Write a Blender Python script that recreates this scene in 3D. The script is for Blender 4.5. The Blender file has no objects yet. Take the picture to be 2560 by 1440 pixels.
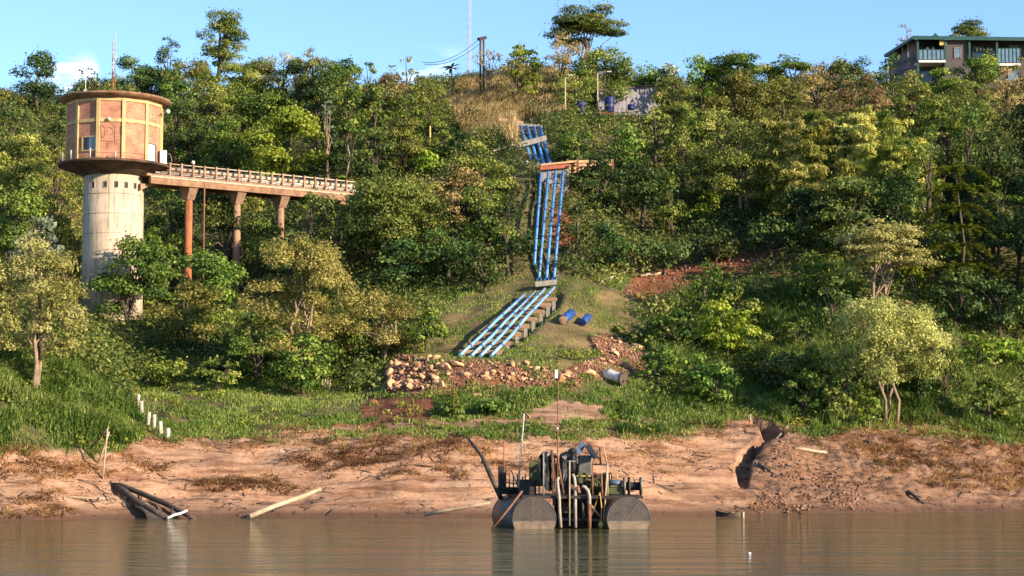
import bpy, math, random
import numpy as np
from mathutils import Vector, Matrix
random.seed(5)
RNG = np.random.default_rng(11)
scene = bpy.context.scene
col = scene.collection
F = 4777.0
PITCH = math.atan(414.0/F)
CAMZ = 3.0
cp, sp = math.cos(PITCH), math.sin(PITCH)

# ------------------------------------------------------------------ camera
cam_d = bpy.data.cameras.new('camera'); cam = bpy.data.objects.new('camera', cam_d); col.objects.link(cam)
cam_d.sensor_width = 36.0; cam_d.lens = 36.0*F/2560.0
cam_d.clip_start = 0.5; cam_d.clip_end = 4000
cam.location = (0, 0, CAMZ); cam.rotation_euler = (math.pi/2+PITCH, 0, 0)
scene.camera = cam

def W(u, v, D):
    """world point at distance D (metres away along y) seen at photo pixel u, v"""
    dy = F*cp-(720-v)*sp
    dz = F*sp+(720-v)*cp
    return Vector(((u-1280)*D/dy, D, CAMZ+dz*D/dy))
def WA(u, v, D):
    dy = F*cp-(720-v)*sp; dz = F*sp+(720-v)*cp
    return (u-1280)*D/dy, D+0*u, CAMZ+dz*D/dy
def proj(x, y, z):
    zz = z-CAMZ
    d = y*cp+zz*sp; up = -y*sp+zz*cp
    return 1280+F*x/d, 720-F*up/d
def zv(v, D):
    return CAMZ+(F*sp+(720-v)*cp)/(F*cp-(720-v)*sp)*D

# ------------------------------------------------------------------ noise
def vnoise(x, y, seed=0):
    xi = np.floor(x).astype(np.int64); yi = np.floor(y).astype(np.int64)
    fx = x-xi; fy = y-yi
    fx = fx*fx*(3-2*fx); fy = fy*fy*(3-2*fy)
    def h(a, b):
        n = (a*374761393+b*668265263+seed*974634) & 0xffffffff
        n = ((n ^ (n >> 13))*1274126177) & 0xffffffff
        return ((n ^ (n >> 16)) & 0xffff)/65535.0
    a = h(xi, yi); b = h(xi+1, yi); c = h(xi, yi+1); d = h(xi+1, yi+1)
    return (a*(1-fx)+b*fx)*(1-fy)+(c*(1-fx)+d*fx)*fy
def fbm(x, y, o=4, seed=0):
    s = 0; a = .5; t = 0
    for i in range(o):
        s = s+a*vnoise(x, y, seed+i*17); t += a; a *= .5; x = x*2.03+7.1; y = y*2.03+3.7
    return s/t
def inpoly(u, v, poly):
    r = np.zeros(np.shape(u), bool); n = len(poly)
    for i in range(n):
        x1, y1 = poly[i]; x2, y2 = poly[(i+1) % n]
        if y1 == y2: continue
        c = ((y1 > v) != (y2 > v)) & (u < (x2-x1)*(v-y1)/(y2-y1)+x1)
        r ^= c
    return r

# ------------------------------------------------------------------ terrain profile (columns: photo u -> list of distance, photo v)
COLS = {
 -200: [(85,1305),(88,1235),(91,1120),(94,1000),(99,885),(113,800),(140,650),(160,450),(180,310),(200,240),(235,260)],
 0:   [(86,1302),(89,1232),(92,1125),(95,1005),(100,890),(114,810),(140,660),(160,460),(180,315),(200,245),(235,260)],
 200: [(88,1300),(91,1240),(94,1130),(97.5,1035),(101.5,940),(110,872),(128,838),(141,815),(155,640),(170,450),(185,330),(200,265),(235,270)],
 340: [(89.5,1298),(92,1245),(96,1125),(102,1065),(110,995),(120,925),(130,865),(141,815),(155,650),(170,450),(185,330),(200,260),(235,270)],
 480: [(90,1296),(93,1240),(98,1125),(104,1065),(112,985),(120,915),(128,860),(138,810),(152,650),(166,480),(182,340),(200,240),(235,250)],
 640: [(91,1292),(95,1220),(99,1115),(106,1035),(114,965),(122,900),(130,840),(138,780),(150,640),(163,490),(180,350),(200,240),(235,250)],
 900: [(91.5,1289),(95,1200),(99,1105),(105,1055),(113,975),(122,885),(130,800),(138,700),(146,580),(152,490),(162,420),(176,330),(196,235),(230,235)],
 1000:[(91.5,1288),(95,1195),(99,1100),(103,1060),(109,985),(112,925),(118,860),(127,785),(134,735),(142,640),(150,520),(160,430),(174,325),(193,230),(228,230)],
 1150:[(92,1286),(95.5,1185),(99,1093),(103,1058),(108,985),(111,908),(117,865),(125,790),(131,738),(139,650),(147,500),(157,420),(172,310),(190,220),(226,225)],
 1280:[(92,1285),(96,1180),(99.5,1090),(103.5,1057),(109,975),(112,905),(118,850),(125,775),(130.5,716),(136,620),(143,455),(149,424),(158,322),(170,300),(180,245),(194,192),(228,205)],
 1420:[(92.5,1284),(96,1190),(100,1098),(104,1050),(110,962),(113,905),(119,842),(126,775),(131,715),(138,615),(145,450),(150,425),(160,330),(172,290),(182,240),(196,195),(228,205)],
 1600:[(93.5,1282),(97,1200),(101,1108),(106,1050),(112,975),(117,905),(125,820),(132,740),(139,650),(145,555),(152,430),(160,345),(170,296),(182,284),(198,220),(230,220)],
 1740:[(94.5,1281),(98,1215),(103,1115),(107,1055),(113,980),(120,890),(128,775),(136,680),(142,600),(147,545),(154,430),(163,350),(178,290),(198,225),(230,225)],
 1860:[(95.5,1281),(99,1222),(104,1110),(108,1050),(114,985),(121,890),(129,770),(137,655),(143,590),(148,540),(156,430),(166,345),(180,280),(200,220),(232,220)],
 2100:[(97,1280),(100,1224),(104,1115),(107.5,1065),(112,990),(118,900),(124,805),(131,705),(137,620),(143,540),(152,440),(165,340),(180,270),(200,215),(232,215)],
 2350:[(99,1278),(102,1222),(106,1120),(109.5,1062),(114,980),(120,885),(126,790),(132,700),(138,610),(145,510),(154,420),(167,330),(182,255),(205,225),(235,225)],
 2560:[(100.5,1276),(103.5,1218),(107.5,1122),(111,1060),(117,960),(123,860),(129,760),(135,655),(142,540),(151,430),(164,340),(180,260),(205,220),(235,220)],
 2900:[(102,1274),(105,1215),(109,1120),(113,1050),(119,940),(125,840),(131,730),(137,630),(144,520),(153,410),(166,320),(182,240),(205,210),(235,215)],
}
GA = np.arange(-1000, 3641, 20.0); GD = np.arange(60, 262, 0.5)
_us = np.array(sorted(COLS)); _Z = []
for uu in _us:
    p = COLS[uu]; D = np.array([q[0] for q in p], float); z = np.array([zv(q[1], q[0]) for q in p])
    z[0] = 0.12
    D = np.concatenate([[60, D[0]-6, D[0]-.9], D, [262]]); z = np.concatenate([[-4, -2.2, -.35], z, [z[-1]+1]])
    _Z.append(np.interp(GD, D, z))
_Z = np.array(_Z)
GZ = np.array([[0.0]])
GZ = np.stack([np.interp(GA, _us, _Z[:, j]) for j in range(len(GD))], axis=1)   # (A, D)
def _blur(Z, ax, k):
    w = np.hanning(2*k+3)[1:-1]; w /= w.sum()
    Zp = np.pad(Z, [(k, k) if i == ax else (0, 0) for i in range(2)], mode='edge')
    out = 0
    for i in range(2*k+1):
        sl = [slice(None)]*2; sl[ax] = slice(i, i+Z.shape[ax]); out = out+w[i]*Zp[tuple(sl)]
    return out
GZ = _blur(GZ, 0, 3); GZ = _blur(GZ, 1, 1)
def terr0(x, y):
    a = np.clip((1280+F*x/np.maximum(y, 1)-GA[0])/20.0, 0, len(GA)-1.001)
    d = np.clip((y-60)/0.5, 0, len(GD)-1.001)
    i = a.astype(int); j = d.astype(int); fa = a-i; fd = d-j
    return (GZ[i, j]*(1-fa)+GZ[i+1, j]*fa)*(1-fd)+(GZ[i, j+1]*(1-fa)+GZ[i+1, j+1]*fa)*fd

# ------------------------------------------------------------------ zones painted on the ground (outlines seen in photo pixels, laid on the terrain)
SANDLINE = ([-900,0,150,300,335,420,640,760,900,1200,1500,1650,1800,1860,1900,1960,2100,2300,2420,2560,3600],
            [1130,1130,1128,1128,1092,1098,1100,1092,1085,1090,1092,1096,1075,1052,1046,1072,1082,1078,1100,1115,1120])
PATHS = [[(640,1092),(760,1072),(900,1060),(1180,1052),(1290,1046),(1370,1010),(1440,1000),(1530,1035),(1545,1052),(1420,1060),(1200,1066),(900,1074),(700,1100)]]
REDSOIL = [[(1560,735),(1590,690),(1680,660),(1850,632),(2020,612),(2010,650),(1900,680),(1830,690),(1760,735),(1650,755)],
           [(930,1000),(1080,990),(1090,1045),(960,1055),(900,1040)],
           [(2360,930),(2470,925),(2500,960),(2380,960)],
           [(1380,520),(1440,520),(1450,600),(1400,620)]]
RUBBLE_A = [(962,930),(1000,893),(1110,900),(1230,905),(1320,925),(1440,930),(1440,968),(1330,972),(1200,962),(1090,985),(965,985)]
RUBBLE_B = [(1470,848),(1530,838),(1580,862),(1625,890),(1600,930),(1490,955),(1400,952),(1440,915),(1500,893)]
TERRACE = [(1000,905),(1090,800),(1130,755),(1300,700),(1420,690),(1540,720),(1620,760),(1640,800),(1580,850),(1470,880),(1420,930),(1240,905),(1100,900)]
GULLY = [(1880,1045),(1930,1056),(1962,1084),(1902,1130),(1876,1162),(1874,1196),(1862,1222),(1848,1212),(1830,1166),(1850,1138),(1900,1092),(1905,1072),(1870,1058)]
DRYHILL = [(1095,260),(1150,215),(1240,205),(1310,250),(1300,330),(1290,380),(1220,350),(1180,380),(1150,330)]
def wig(u, v, s):
    return (fbm(u/34, v/22, 3, 5)-.5)*s, (fbm(u/34, v/22, 3, 9)-.5)*s*.7
def zone_masks(x, y, z):
    u, v = proj(x, y, z); du, dv = wig(u, v, 60)
    uj = u+du; vj = v+dv
    line = np.interp(u, SANDLINE[0], SANDLINE[1])
    sand = np.clip((v+dv*1.1-line)/14+.3, 0, 1)
    for p in PATHS: sand = np.maximum(sand, inpoly(u+du*1.1, v+dv*.9, p)*1.0)
    red = np.zeros_like(u)
    for p in REDSOIL: red = np.maximum(red, inpoly(uj, vj, p)*1.0)
    for p in (RUBBLE_A, RUBBLE_B): red = np.maximum(red, inpoly(uj, vj, p)*.75)
    dry = inpoly(uj, vj, DRYHILL)*1.0
    return u, v, sand, red, dry

def gully_cut(u, v):
    g = inpoly(u, v, GULLY)*1.0
    return g
BUMPS = []   # (x, y, radius, height) soft mounds
def terr(x, y):
    x = np.asarray(x, float); y = np.asarray(y, float)
    z = terr0(x, y)
    u, v = proj(x, y, z)
    line = np.interp(u, SANDLINE[0], SANDLINE[1])
    s = np.clip((v-line)/25+.5, 0, 1)*np.clip((z+.6)/.6, 0, 1)
    # erosion steps, dried mud ledges and hollows along the river bank
    n1 = fbm(x*.28, y*.75, 4, 3)-.5; n2 = fbm(x*.55+4, y*2.2, 4, 8)-.5; n3 = fbm(x*2.2, y*6.5, 3, 21)-.5
    bank = 1.0*n1+.24*n2+.09*n3+.9*np.clip(fbm(x*.16+3, y*.4, 3, 41)-.52, 0, 1)
    led = z+.5*n1
    bank = bank+.10*np.tanh(5*((led/.9+.8*fbm(x*.09, y*.09, 2, 6)) % 1-.5))*np.clip(z/1.0, 0, 1)*np.clip(fbm(x*.12, y*.3, 2, 77)*3-1, 0, 1)
    bankR = np.clip((u-1830)/60, 0, 1)*np.clip((v-1090)/20, 0, 1)
    bank = bank+bankR*(.55*np.abs(fbm(x*.8, y*1.6, 4, 33)-.5)+.3*(fbm(x*2.6, y*4, 3, 35)-.5))
    hill = 1.0*(fbm(x*.13, y*.13, 4, 14)-.5)+.25*(fbm(x*.7, y*.7, 3, 15)-.5)
    z = z+s*bank*np.clip(.25+z*.6, .15, 1)+(1-s)*hill*np.clip((y-98)/22, .15, 1)
    z = z-.9*np.clip(_gsmooth(u, v), 0, 1)
    z = z-.65*_psmooth(u, v)+.75*np.exp(-((u-1955)/75)**2-((v-1165)/50)**2)*s
    ra = inpoly(u, v, RUBBLE_A)|inpoly(u, v, RUBBLE_B)
    z = z+ra*.25*(fbm(x*1.4, y*1.4, 3, 44))
    return z
# the slanting pipes run over a shallow trough, seen on a pixel grid
_pu = np.arange(1080, 1460, 4.0); _pv = np.arange(660, 960, 4.0)
_PU, _PV = np.meshgrid(_pu, _pv, indexing='ij')
_PM = _blur(_blur(inpoly(_PU, _PV, [(1165,868),(1310,735),(1400,725),(1395,760),(1280,868)])*1.0, 0, 4), 1, 4)
def _psmooth(u, v):
    iu = np.clip(((u-1080)/4).astype(int), 0, _PM.shape[0]-1); iv = np.clip(((v-660)/4).astype(int), 0, _PM.shape[1]-1)
    return _PM[iu, iv]*(u > 1081)*(u < 1456)*(v > 661)*(v < 956)
# blurred gully mask on a pixel grid
_gu = np.arange(1780, 2000, 2.0); _gv = np.arange(1020, 1270, 2.0)
_GU, _GV = np.meshgrid(_gu, _gv, indexing='ij')
_GM = _blur(_blur(gully_cut(_GU, _GV), 0, 2), 1, 2)
def _gsmooth(u, v):
    iu = np.clip(((u-1780)/2).astype(int), 0, _GM.shape[0]-1); iv = np.clip(((v-1020)/2).astype(int), 0, _GM.shape[1]-1)
    return _GM[iu, iv]*(u > 1781)*(u < 1997)*(v > 1021)*(v < 1267)
def tz(x, y): return float(terr(np.array([x]), np.array([y]))[0])
def ground(u, v, d0=84, d1=235):
    """first place where the sight line at photo pixel u, v meets the terrain"""
    D = np.arange(d0, d1, .25)
    x, y, z = WA(np.full_like(D, u), np.full_like(D, v), D)
    h = terr0(x, y)-z
    k = np.argmax(h > 0)
    if h[k] <= 0: k = len(D)-1
    return x[k], y[k], tz(x[k], y[k])

# ------------------------------------------------------------------ mesh helpers
def mesh_np(name, V, faces, mat=None, attrs=None, smooth=False):
    """faces: (n,k) int array of equal sized polygons, or a list of such arrays"""
    if not isinstance(faces, list): faces = [faces]
    me = bpy.data.meshes.new(name)
    V = np.asarray(V, np.float32)
    loops = np.concatenate([f.ravel() for f in faces]).astype(np.int32)
    sizes = np.concatenate([np.full(len(f), f.shape[1], np.int32) for f in faces])
    starts = np.concatenate([[0], np.cumsum(sizes)[:-1]]).astype(np.int32)
    me.vertices.add(len(V)); me.vertices.foreach_set('co', V.ravel())
    me.loops.add(len(loops)); me.loops.foreach_set('vertex_index', loops)
    me.polygons.add(len(sizes)); me.polygons.foreach_set('loop_start', starts)
    try: me.polygons.foreach_set('loop_total', sizes)
    except Exception: pass
    if smooth: me.polygons.foreach_set('use_smooth', np.ones(len(sizes), bool))
    for k, (dom, arr) in (attrs or {}).items():
        a = me.attributes.new(k, 'FLOAT', dom); a.data.foreach_set('value', np.asarray(arr, np.float32))
    me.update(calc_edges=True)
    if mat: me.materials.append(mat)
    return me
def link(name, me, parent=None, loc=(0, 0, 0)):
    o = bpy.data.objects.new(name, me); col.objects.link(o)
    o.location = loc
    if parent is not None: o.parent = parent
    return o
def tag(o, label=None, cat=None, group=None, kind=None):
    if label: o['label'] = label
    if cat: o['category'] = cat
    if group: o['group'] = group
    if kind: o['kind'] = kind
    return o
def thing(name, loc, label, cat, group=None):
    o = bpy.data.objects.new(name, None); col.objects.link(o); o.location = loc; o.empty_display_size = .3
    return tag(o, label, cat, group)

class MB:
    def __init__(s): s.v = []; s.f = []; s.sm = []
    def add(s, vs, fs, smooth=False):
        n = len(s.v); s.v += [tuple(p) for p in vs]; s.f += [tuple(i+n for i in f) for f in fs]; s.sm += [smooth]*len(fs); return s
    def hexa(s, b, t):
        """eight corners: four below, four above, same order"""
        return s.add(list(b)+list(t), [(3,2,1,0),(4,5,6,7),(0,1,5,4),(1,2,6,5),(2,3,7,6),(3,0,4,7)])
    def box(s, c, d, rz=0.0, R=None):
        c = Vector(c); M = R or Matrix.Rotation(rz, 3, 'Z')
        q = [M@Vector((x*d[0]/2, y*d[1]/2, z*d[2]/2))+c for z in (-1, 1) for x, y in ((-1,-1),(1,-1),(1,1),(-1,1))]
        return s.hexa(q[:4], q[4:])
    def beam(s, a, b, w, h, up=(0,0,1)):
        a = Vector(a); b = Vector(b); d = (b-a).normalized(); up = Vector(up)
        if abs(d.dot(up)) > .98: up = Vector((0,1,0))
        r = d.cross(up).normalized(); n = r.cross(d).normalized()
        q = lambda p: [p-r*w/2-n*h/2, p+r*w/2-n*h/2, p+r*w/2+n*h/2, p-r*w/2+n*h/2]
        return s.hexa(q(a), q(b))
    def tube(s, pts, r, n=8, cap=True):
        pts = [Vector(p) for p in pts]; m = len(pts)
        if not hasattr(r, '__len__'): r = [r]*m
        V = []; up = Vector((0.03, .05, 1)).normalized(); pr = None
        for i, p in enumerate(pts):
            t = (pts[min(i+1, m-1)]-pts[max(i-1, 0)]).normalized()
            if pr is None:
                a = t.cross(up)
                if a.length < .2: a = t.cross(Vector((1, 0, 0)))
            else: a = pr-t*pr.dot(t)
            a.normalize(); pr = a; b = t.cross(a)
            V += [p+(a*math.cos(2*math.pi*k/n)+b*math.sin(2*math.pi*k/n))*r[i] for k in range(n)]
        fs = [(i*n+k, i*n+(k+1) % n, (i+1)*n+(k+1) % n, (i+1)*n+k) for i in range(m-1) for k in range(n)]
        s.add(V, fs, True)
        if cap:
            k0 = len(s.v)-len(V)
            s.f += [tuple(k0+k for k in range(n))[::-1], tuple(k0+(m-1)*n+k for k in range(n))]; s.sm += [False]*2
        return s
    def lathe(s, c, prof, n=32, a0=0.0, smooth=True):
        c = Vector(c); m = len(prof); V = []
        for r, z in prof: V += [c+Vector((r*math.sin(a0+2*math.pi*k/n), -r*math.cos(a0+2*math.pi*k/n), z)) for k in range(n)]
        s.add(V, [(i*n+k, i*n+(k+1) % n, (i+1)*n+(k+1) % n, (i+1)*n+k) for i in range(m-1) for k in range(n)], smooth)
        k0 = len(s.v)-len(V)
        if prof[0][0] > 1e-4: s.f.append(tuple(k0+k for k in range(n))[::-1]); s.sm.append(False)
        if prof[-1][0] > 1e-4: s.f.append(tuple(k0+(m-1)*n+k for k in range(n))); s.sm.append(False)
        return s
    def plate(s, poly, th):
        """thick sheet from a polygon (list of points), thickened along its normal"""
        P = [Vector(p) for p in poly]; n = len(P)
        N = Vector((0, 0, 0))
        for i in range(n): N += (P[i]-P[0]).cross(P[(i+1) % n]-P[0])
        N.normalize(); Q = [p+N*th for p in P]
        return s.add(P+Q, [tuple(range(n))[::-1], tuple(range(n, 2*n))]+[(i, (i+1) % n, n+(i+1) % n, n+i) for i in range(n)])
    def build(s, name, mat, parent=None, loc=None, bevel=0):
        off = Vector(parent.matrix_basis.translation) if parent is not None else Vector(loc or (0, 0, 0))
        if parent is not None and parent.parent is not None: off = off+Vector(parent.parent.matrix_basis.translation)
        me = bpy.data.meshes.new(name)
        me.from_pydata([tuple(Vector(p)-off) for p in s.v], [], s.f)
        me.polygons.foreach_set('use_smooth', s.sm); me.update()
        me.materials.append(mat)
        o = link(name, me, parent, (0, 0, 0) if parent is not None else (loc or (0, 0, 0)))
        if bevel:
            b = o.modifiers.new('bevel', 'BEVEL'); b.width = bevel; b.segments = 2; b.limit_method = 'ANGLE'
        return o
# ------------------------------------------------------------------ materials
def newmat(name):
    m = bpy.data.materials.new(name); m.use_nodes = True
    nt = m.node_tree; nt.nodes.clear()
    out = nt.nodes.new('ShaderNodeOutputMaterial'); b = nt.nodes.new('ShaderNodeBsdfPrincipled')
    nt.links.new(b.outputs[0], out.inputs[0])
    return m, nt, b, out
def nd(nt, t, **k):
    n = nt.nodes.new(t)
    for a, v in k.items():
        if a.startswith('i_'): n.inputs[a[2:].replace('_', ' ')].default_value = v
        else: setattr(n, a, v)
    return n
def c4(c): return (c[0], c[1], c[2], 1)
def ramp(nt, stops, interp='LINEAR'):
    r = nt.nodes.new('ShaderNodeValToRGB'); r.color_ramp.interpolation = interp
    e = r.color_ramp.elements
    while len(e) < len(stops): e.new(.5)
    for k, (p, c) in enumerate(stops): e[k].position = p; e[k].color = c4(c)
    return r
def surf(name, c1, c2=None, scale=3.0, rough=.8, metal=0.0, bump=.15, detail=6, stretch=(1, 1, 1), c3=None, spec=.3, streak=None, objvar=False):
    """weathered solid surface: two or three colours broken up by noise, fine bump"""
    m, nt, b, out = newmat(name); L = nt.links
    tc = nd(nt, 'ShaderNodeTexCoord'); mp = nd(nt, 'ShaderNodeMapping'); mp.inputs['Scale'].default_value = stretch
    L.new(tc.outputs['Object'], mp.inputs[0])
    n = nd(nt, 'ShaderNodeTexNoise'); n.inputs['Scale'].default_value = scale; n.inputs['Detail'].default_value = detail; n.inputs['Roughness'].default_value = .65
    L.new(mp.outputs[0], n.inputs[0])
    c2 = c2 or tuple(x*.7 for x in c1)
    st = [(.3, c2), (.62, c1)] if c3 is None else [(.28, c2), (.5, c1), (.7, c3)]
    r = ramp(nt, st); L.new(n.outputs['Fac'], r.inputs[0]); src = r.outputs[0]
    if streak:
        m2 = nd(nt, 'ShaderNodeMapping'); m2.inputs['Scale'].default_value = (3.5, 3.5, .25); L.new(tc.outputs['Object'], m2.inputs[0])
        n3 = nd(nt, 'ShaderNodeTexNoise'); n3.inputs['Scale'].default_value = 1.6; n3.inputs['Detail'].default_value = 5; L.new(m2.outputs[0], n3.inputs[0])
        r3 = ramp(nt, [(.5, (0, 0, 0)), (.72, (1, 1, 1))]); L.new(n3.outputs['Fac'], r3.inputs[0])
        mx = nd(nt, 'ShaderNodeMix', data_type='RGBA'); mx.inputs['B'].default_value = c4(streak)
        L.new(r3.outputs[0], mx.inputs['Factor']); L.new(src, mx.inputs['A']); src = mx.outputs['Result']
    if objvar:   # every stone its own tone
        oi = nd(nt, 'ShaderNodeObjectInfo'); ro = ramp(nt, [(0, (.5,.42,.38)), (.3, (.85,.78,.74)), (.7, (1,1,1)), (1, (1.25,1.2,1.1))]); L.new(oi.outputs['Random'], ro.inputs[0])
        mo = nd(nt, 'ShaderNodeMix', data_type='RGBA', blend_type='MULTIPLY'); mo.inputs['Factor'].default_value = 1; L.new(src, mo.inputs['A']); L.new(ro.outputs[0], mo.inputs['B']); src = mo.outputs['Result']
    L.new(src, b.inputs['Base Color'])
    b.inputs['Roughness'].default_value = rough; b.inputs['Metallic'].default_value = metal; b.inputs['Specular IOR Level'].default_value = spec
    if bump:
        n2 = nd(nt, 'ShaderNodeTexNoise'); n2.inputs['Scale'].default_value = scale*4; n2.inputs['Detail'].default_value = 5
        L.new(mp.outputs[0], n2.inputs[0])
        bp = nd(nt, 'ShaderNodeBump'); bp.inputs['Strength'].default_value = bump; bp.inputs['Distance'].default_value = .05
        L.new(n2.outputs['Fac'], bp.inputs['Height']); L.new(bp.outputs[0], b.inputs['Normal'])
    return m
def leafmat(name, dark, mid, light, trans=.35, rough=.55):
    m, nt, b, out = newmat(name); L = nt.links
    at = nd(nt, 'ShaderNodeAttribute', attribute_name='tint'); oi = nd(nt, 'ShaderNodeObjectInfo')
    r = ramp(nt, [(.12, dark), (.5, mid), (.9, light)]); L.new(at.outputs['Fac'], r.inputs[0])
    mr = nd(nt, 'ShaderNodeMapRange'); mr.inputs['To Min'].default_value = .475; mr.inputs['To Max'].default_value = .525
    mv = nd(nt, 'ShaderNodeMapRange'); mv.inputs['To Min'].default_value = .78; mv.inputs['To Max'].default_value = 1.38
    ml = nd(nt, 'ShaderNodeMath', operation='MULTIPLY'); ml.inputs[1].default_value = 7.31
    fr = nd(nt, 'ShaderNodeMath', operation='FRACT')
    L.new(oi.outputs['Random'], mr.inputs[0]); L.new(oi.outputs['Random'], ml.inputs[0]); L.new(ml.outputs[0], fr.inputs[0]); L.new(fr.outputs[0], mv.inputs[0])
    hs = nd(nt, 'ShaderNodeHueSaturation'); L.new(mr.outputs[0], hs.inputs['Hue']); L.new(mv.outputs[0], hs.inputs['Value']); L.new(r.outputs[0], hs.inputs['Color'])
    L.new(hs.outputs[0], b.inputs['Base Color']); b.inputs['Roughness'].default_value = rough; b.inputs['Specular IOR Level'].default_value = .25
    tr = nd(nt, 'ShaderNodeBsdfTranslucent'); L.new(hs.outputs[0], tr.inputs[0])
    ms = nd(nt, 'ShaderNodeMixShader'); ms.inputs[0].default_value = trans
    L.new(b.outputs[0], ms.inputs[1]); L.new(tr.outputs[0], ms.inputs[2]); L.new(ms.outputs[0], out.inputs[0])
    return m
LEAF = {
 'o': leafmat('olive_leaf', (.065,.092,.016), (.19,.213,.036), (.39,.375,.09)),
 'g': leafmat('green_leaf', (.032,.068,.013), (.115,.175,.025), (.28,.32,.055)),
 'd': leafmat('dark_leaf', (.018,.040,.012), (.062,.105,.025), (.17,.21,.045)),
 'l': leafmat('lime_leaf', (.07,.12,.010), (.19,.255,.022), (.35,.41,.05)),
 'w': leafmat('golden_leaf', (.13,.13,.024), (.335,.30,.07), (.54,.47,.16)),
 'k': leafmat('pale_leaf', (.14,.15,.035), (.325,.30,.085), (.52,.46,.19)),
 's': leafmat('silver_leaf', (.05,.07,.035), (.18,.22,.12), (.48,.50,.34)),
 'y': leafmat('dry_leaf', (.14,.11,.04), (.32,.26,.09), (.48,.39,.15)),
 'b': leafmat('bamboo_leaf', (.08,.125,.016), (.30,.32,.055), (.52,.50,.14)),
}
M = {}
M['bark'] = surf('pale_bark', (.28,.2,.13), (.12,.085,.055), 2.5, .9, bump=.5)
M['darkbark'] = surf('dark_bark', (.09,.065,.045), (.035,.026,.02), 2.5, .95, bump=.5)
M['grass'] = leafmat('grass_blade', (.07,.12,.018), (.21,.285,.046), (.42,.44,.12), .35)
M['tallgrass'] = leafmat('tall_grass_blade', (.055,.11,.018), (.20,.275,.048), (.43,.46,.13), .35)
M['straw'] = leafmat('straw_blade', (.22,.11,.045), (.60,.36,.145), (.82,.57,.27), .45)
M['drygrass'] = leafmat('hill_straw', (.22,.17,.06), (.46,.36,.14), (.62,.51,.25), .25)
M['under'] = leafmat('undergrowth_leaf', (.032,.062,.016), (.115,.155,.03), (.29,.29,.07), .35)
M['concrete'] = surf('pale_concrete', (.50,.40,.29), (.36,.28,.20), 1.2, .9, bump=.2, streak=(.22,.17,.13))
M['concrete2'] = surf('warm_concrete', (.33,.20,.13), (.20,.12,.075), 1.5, .9, bump=.2, streak=(.16,.09,.06))
M['greyconc'] = surf('grey_concrete', (.30,.27,.23), (.19,.17,.15), 1.6, .92, bump=.3, streak=(.12,.1,.085))
M['cream'] = surf('cream_paint', (.50,.36,.16), (.38,.26,.12), 1.6, .8, bump=.1, streak=(.36,.22,.1))
M['rustroof'] = surf('rust_stained_concrete', (.22,.12,.065), (.10,.055,.035), 1.4, .85, bump=.2, c3=(.30,.19,.11))
M['soffit'] = surf('dark_soffit', (.085,.05,.032), (.028,.018,.014), 1.1, .9, bump=.2, c3=(.17,.10,.06))  # deck in a darker mottled brown than the shaft
M['white'] = surf('white_paint', (.62,.61,.58), (.45,.43,.39), 4, .6, bump=.05)
M['dirtywhite'] = surf('muddy_white_paint', (.60,.57,.52), (.36,.29,.22), 5, .7, bump=.1, streak=(.30,.20,.13))
M['offwhite'] = surf('weathered_white', (.50,.46,.40), (.30,.26,.21), 6, .7, bump=.1)
M['blue'] = surf('blue_pipe_plastic', (.055,.20,.46), (.035,.13,.33), 1.5, .5, bump=.04, spec=.5, c3=(.13,.34,.60))
M['bluesunlit'] = surf('sunlit_blue_pipe', (.17,.36,.54), (.10,.25,.44), .9, .5, bump=.05, spec=.4, c3=(.27,.45,.58), streak=(.09,.13,.16))  # paler blue: sunlight on the lower run put into the colour
M['bluedark'] = surf('dark_blue_plastic', (.014,.022,.11), (.010,.014,.07), 2, .45, bump=.04)
M['bluemid'] = surf('mid_blue_plastic', (.025,.085,.30), (.018,.055,.19), 2, .45, bump=.04)
M['tank'] = surf('rusty_black_steel', (.05,.042,.04), (.022,.02,.02), 2.2, .45, .0, bump=.15, c3=(.085,.06,.045), spec=.5, streak=(.15,.085,.045))
M['tankface'] = surf('brown_steel_plate', (.042,.033,.027), (.022,.018,.016), 2.6, .5, 0, bump=.2, c3=(.07,.048,.034), streak=(.09,.047,.024), spec=.4)
M['tidestain'] = surf('silt_stained_steel', (.15,.11,.075), (.085,.06,.043), 3, .7, 0, bump=.15, c3=(.22,.165,.11))
M['blacksteel'] = surf('black_grimy_steel', (.030,.025,.022), (.012,.011,.010), 5, .6, 0, bump=.2, c3=(.07,.045,.03))
M['rust'] = surf('rusted_steel', (.19,.085,.042), (.09,.04,.022), 5, .85, 0, bump=.25, c3=(.27,.14,.075))
M['rustpaint'] = surf('orange_rusty_paint', (.36,.13,.05), (.24,.08,.035), 1.6, .85, bump=.15, streak=(.16,.06,.03))
M['palepipe'] = surf('worn_pale_pipe', (.36,.31,.25), (.2,.16,.125), 4, .6, 0, bump=.1)
M['greysteel'] = surf('grey_steel', (.16,.145,.13), (.07,.058,.05), 3, .5, .3, bump=.12)
M['tarp'] = surf('black_tarpaulin', (.016,.016,.018), (.010,.010,.011), 3, .45, 0, bump=.35, spec=.5)
M['bluegrey'] = surf('bluegrey_sheet', (.09,.135,.175), (.05,.075,.10), 3, .55, .1, bump=.08)
M['olivepaint'] = surf('olive_green_paint', (.085,.095,.032), (.045,.05,.02), 4, .5, 0, bump=.1)
M['yellow'] = surf('yellow_rope', (.55,.36,.09), (.36,.22,.06), 8, .8, bump=.2)
M['wood'] = surf('sun_bleached_wood', (.42,.32,.21), (.26,.19,.12), 2.5, .85, bump=.3, stretch=(1, 1, 1))
M['darkwood'] = surf('wet_dark_wood', (.07,.05,.037), (.03,.022,.018), 2.5, .8, bump=.5, c3=(.12,.085,.06))
M['redpaint'] = surf('red_painted_steel', (.34,.095,.06), (.22,.06,.04), 5, .6, bump=.1)
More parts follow.
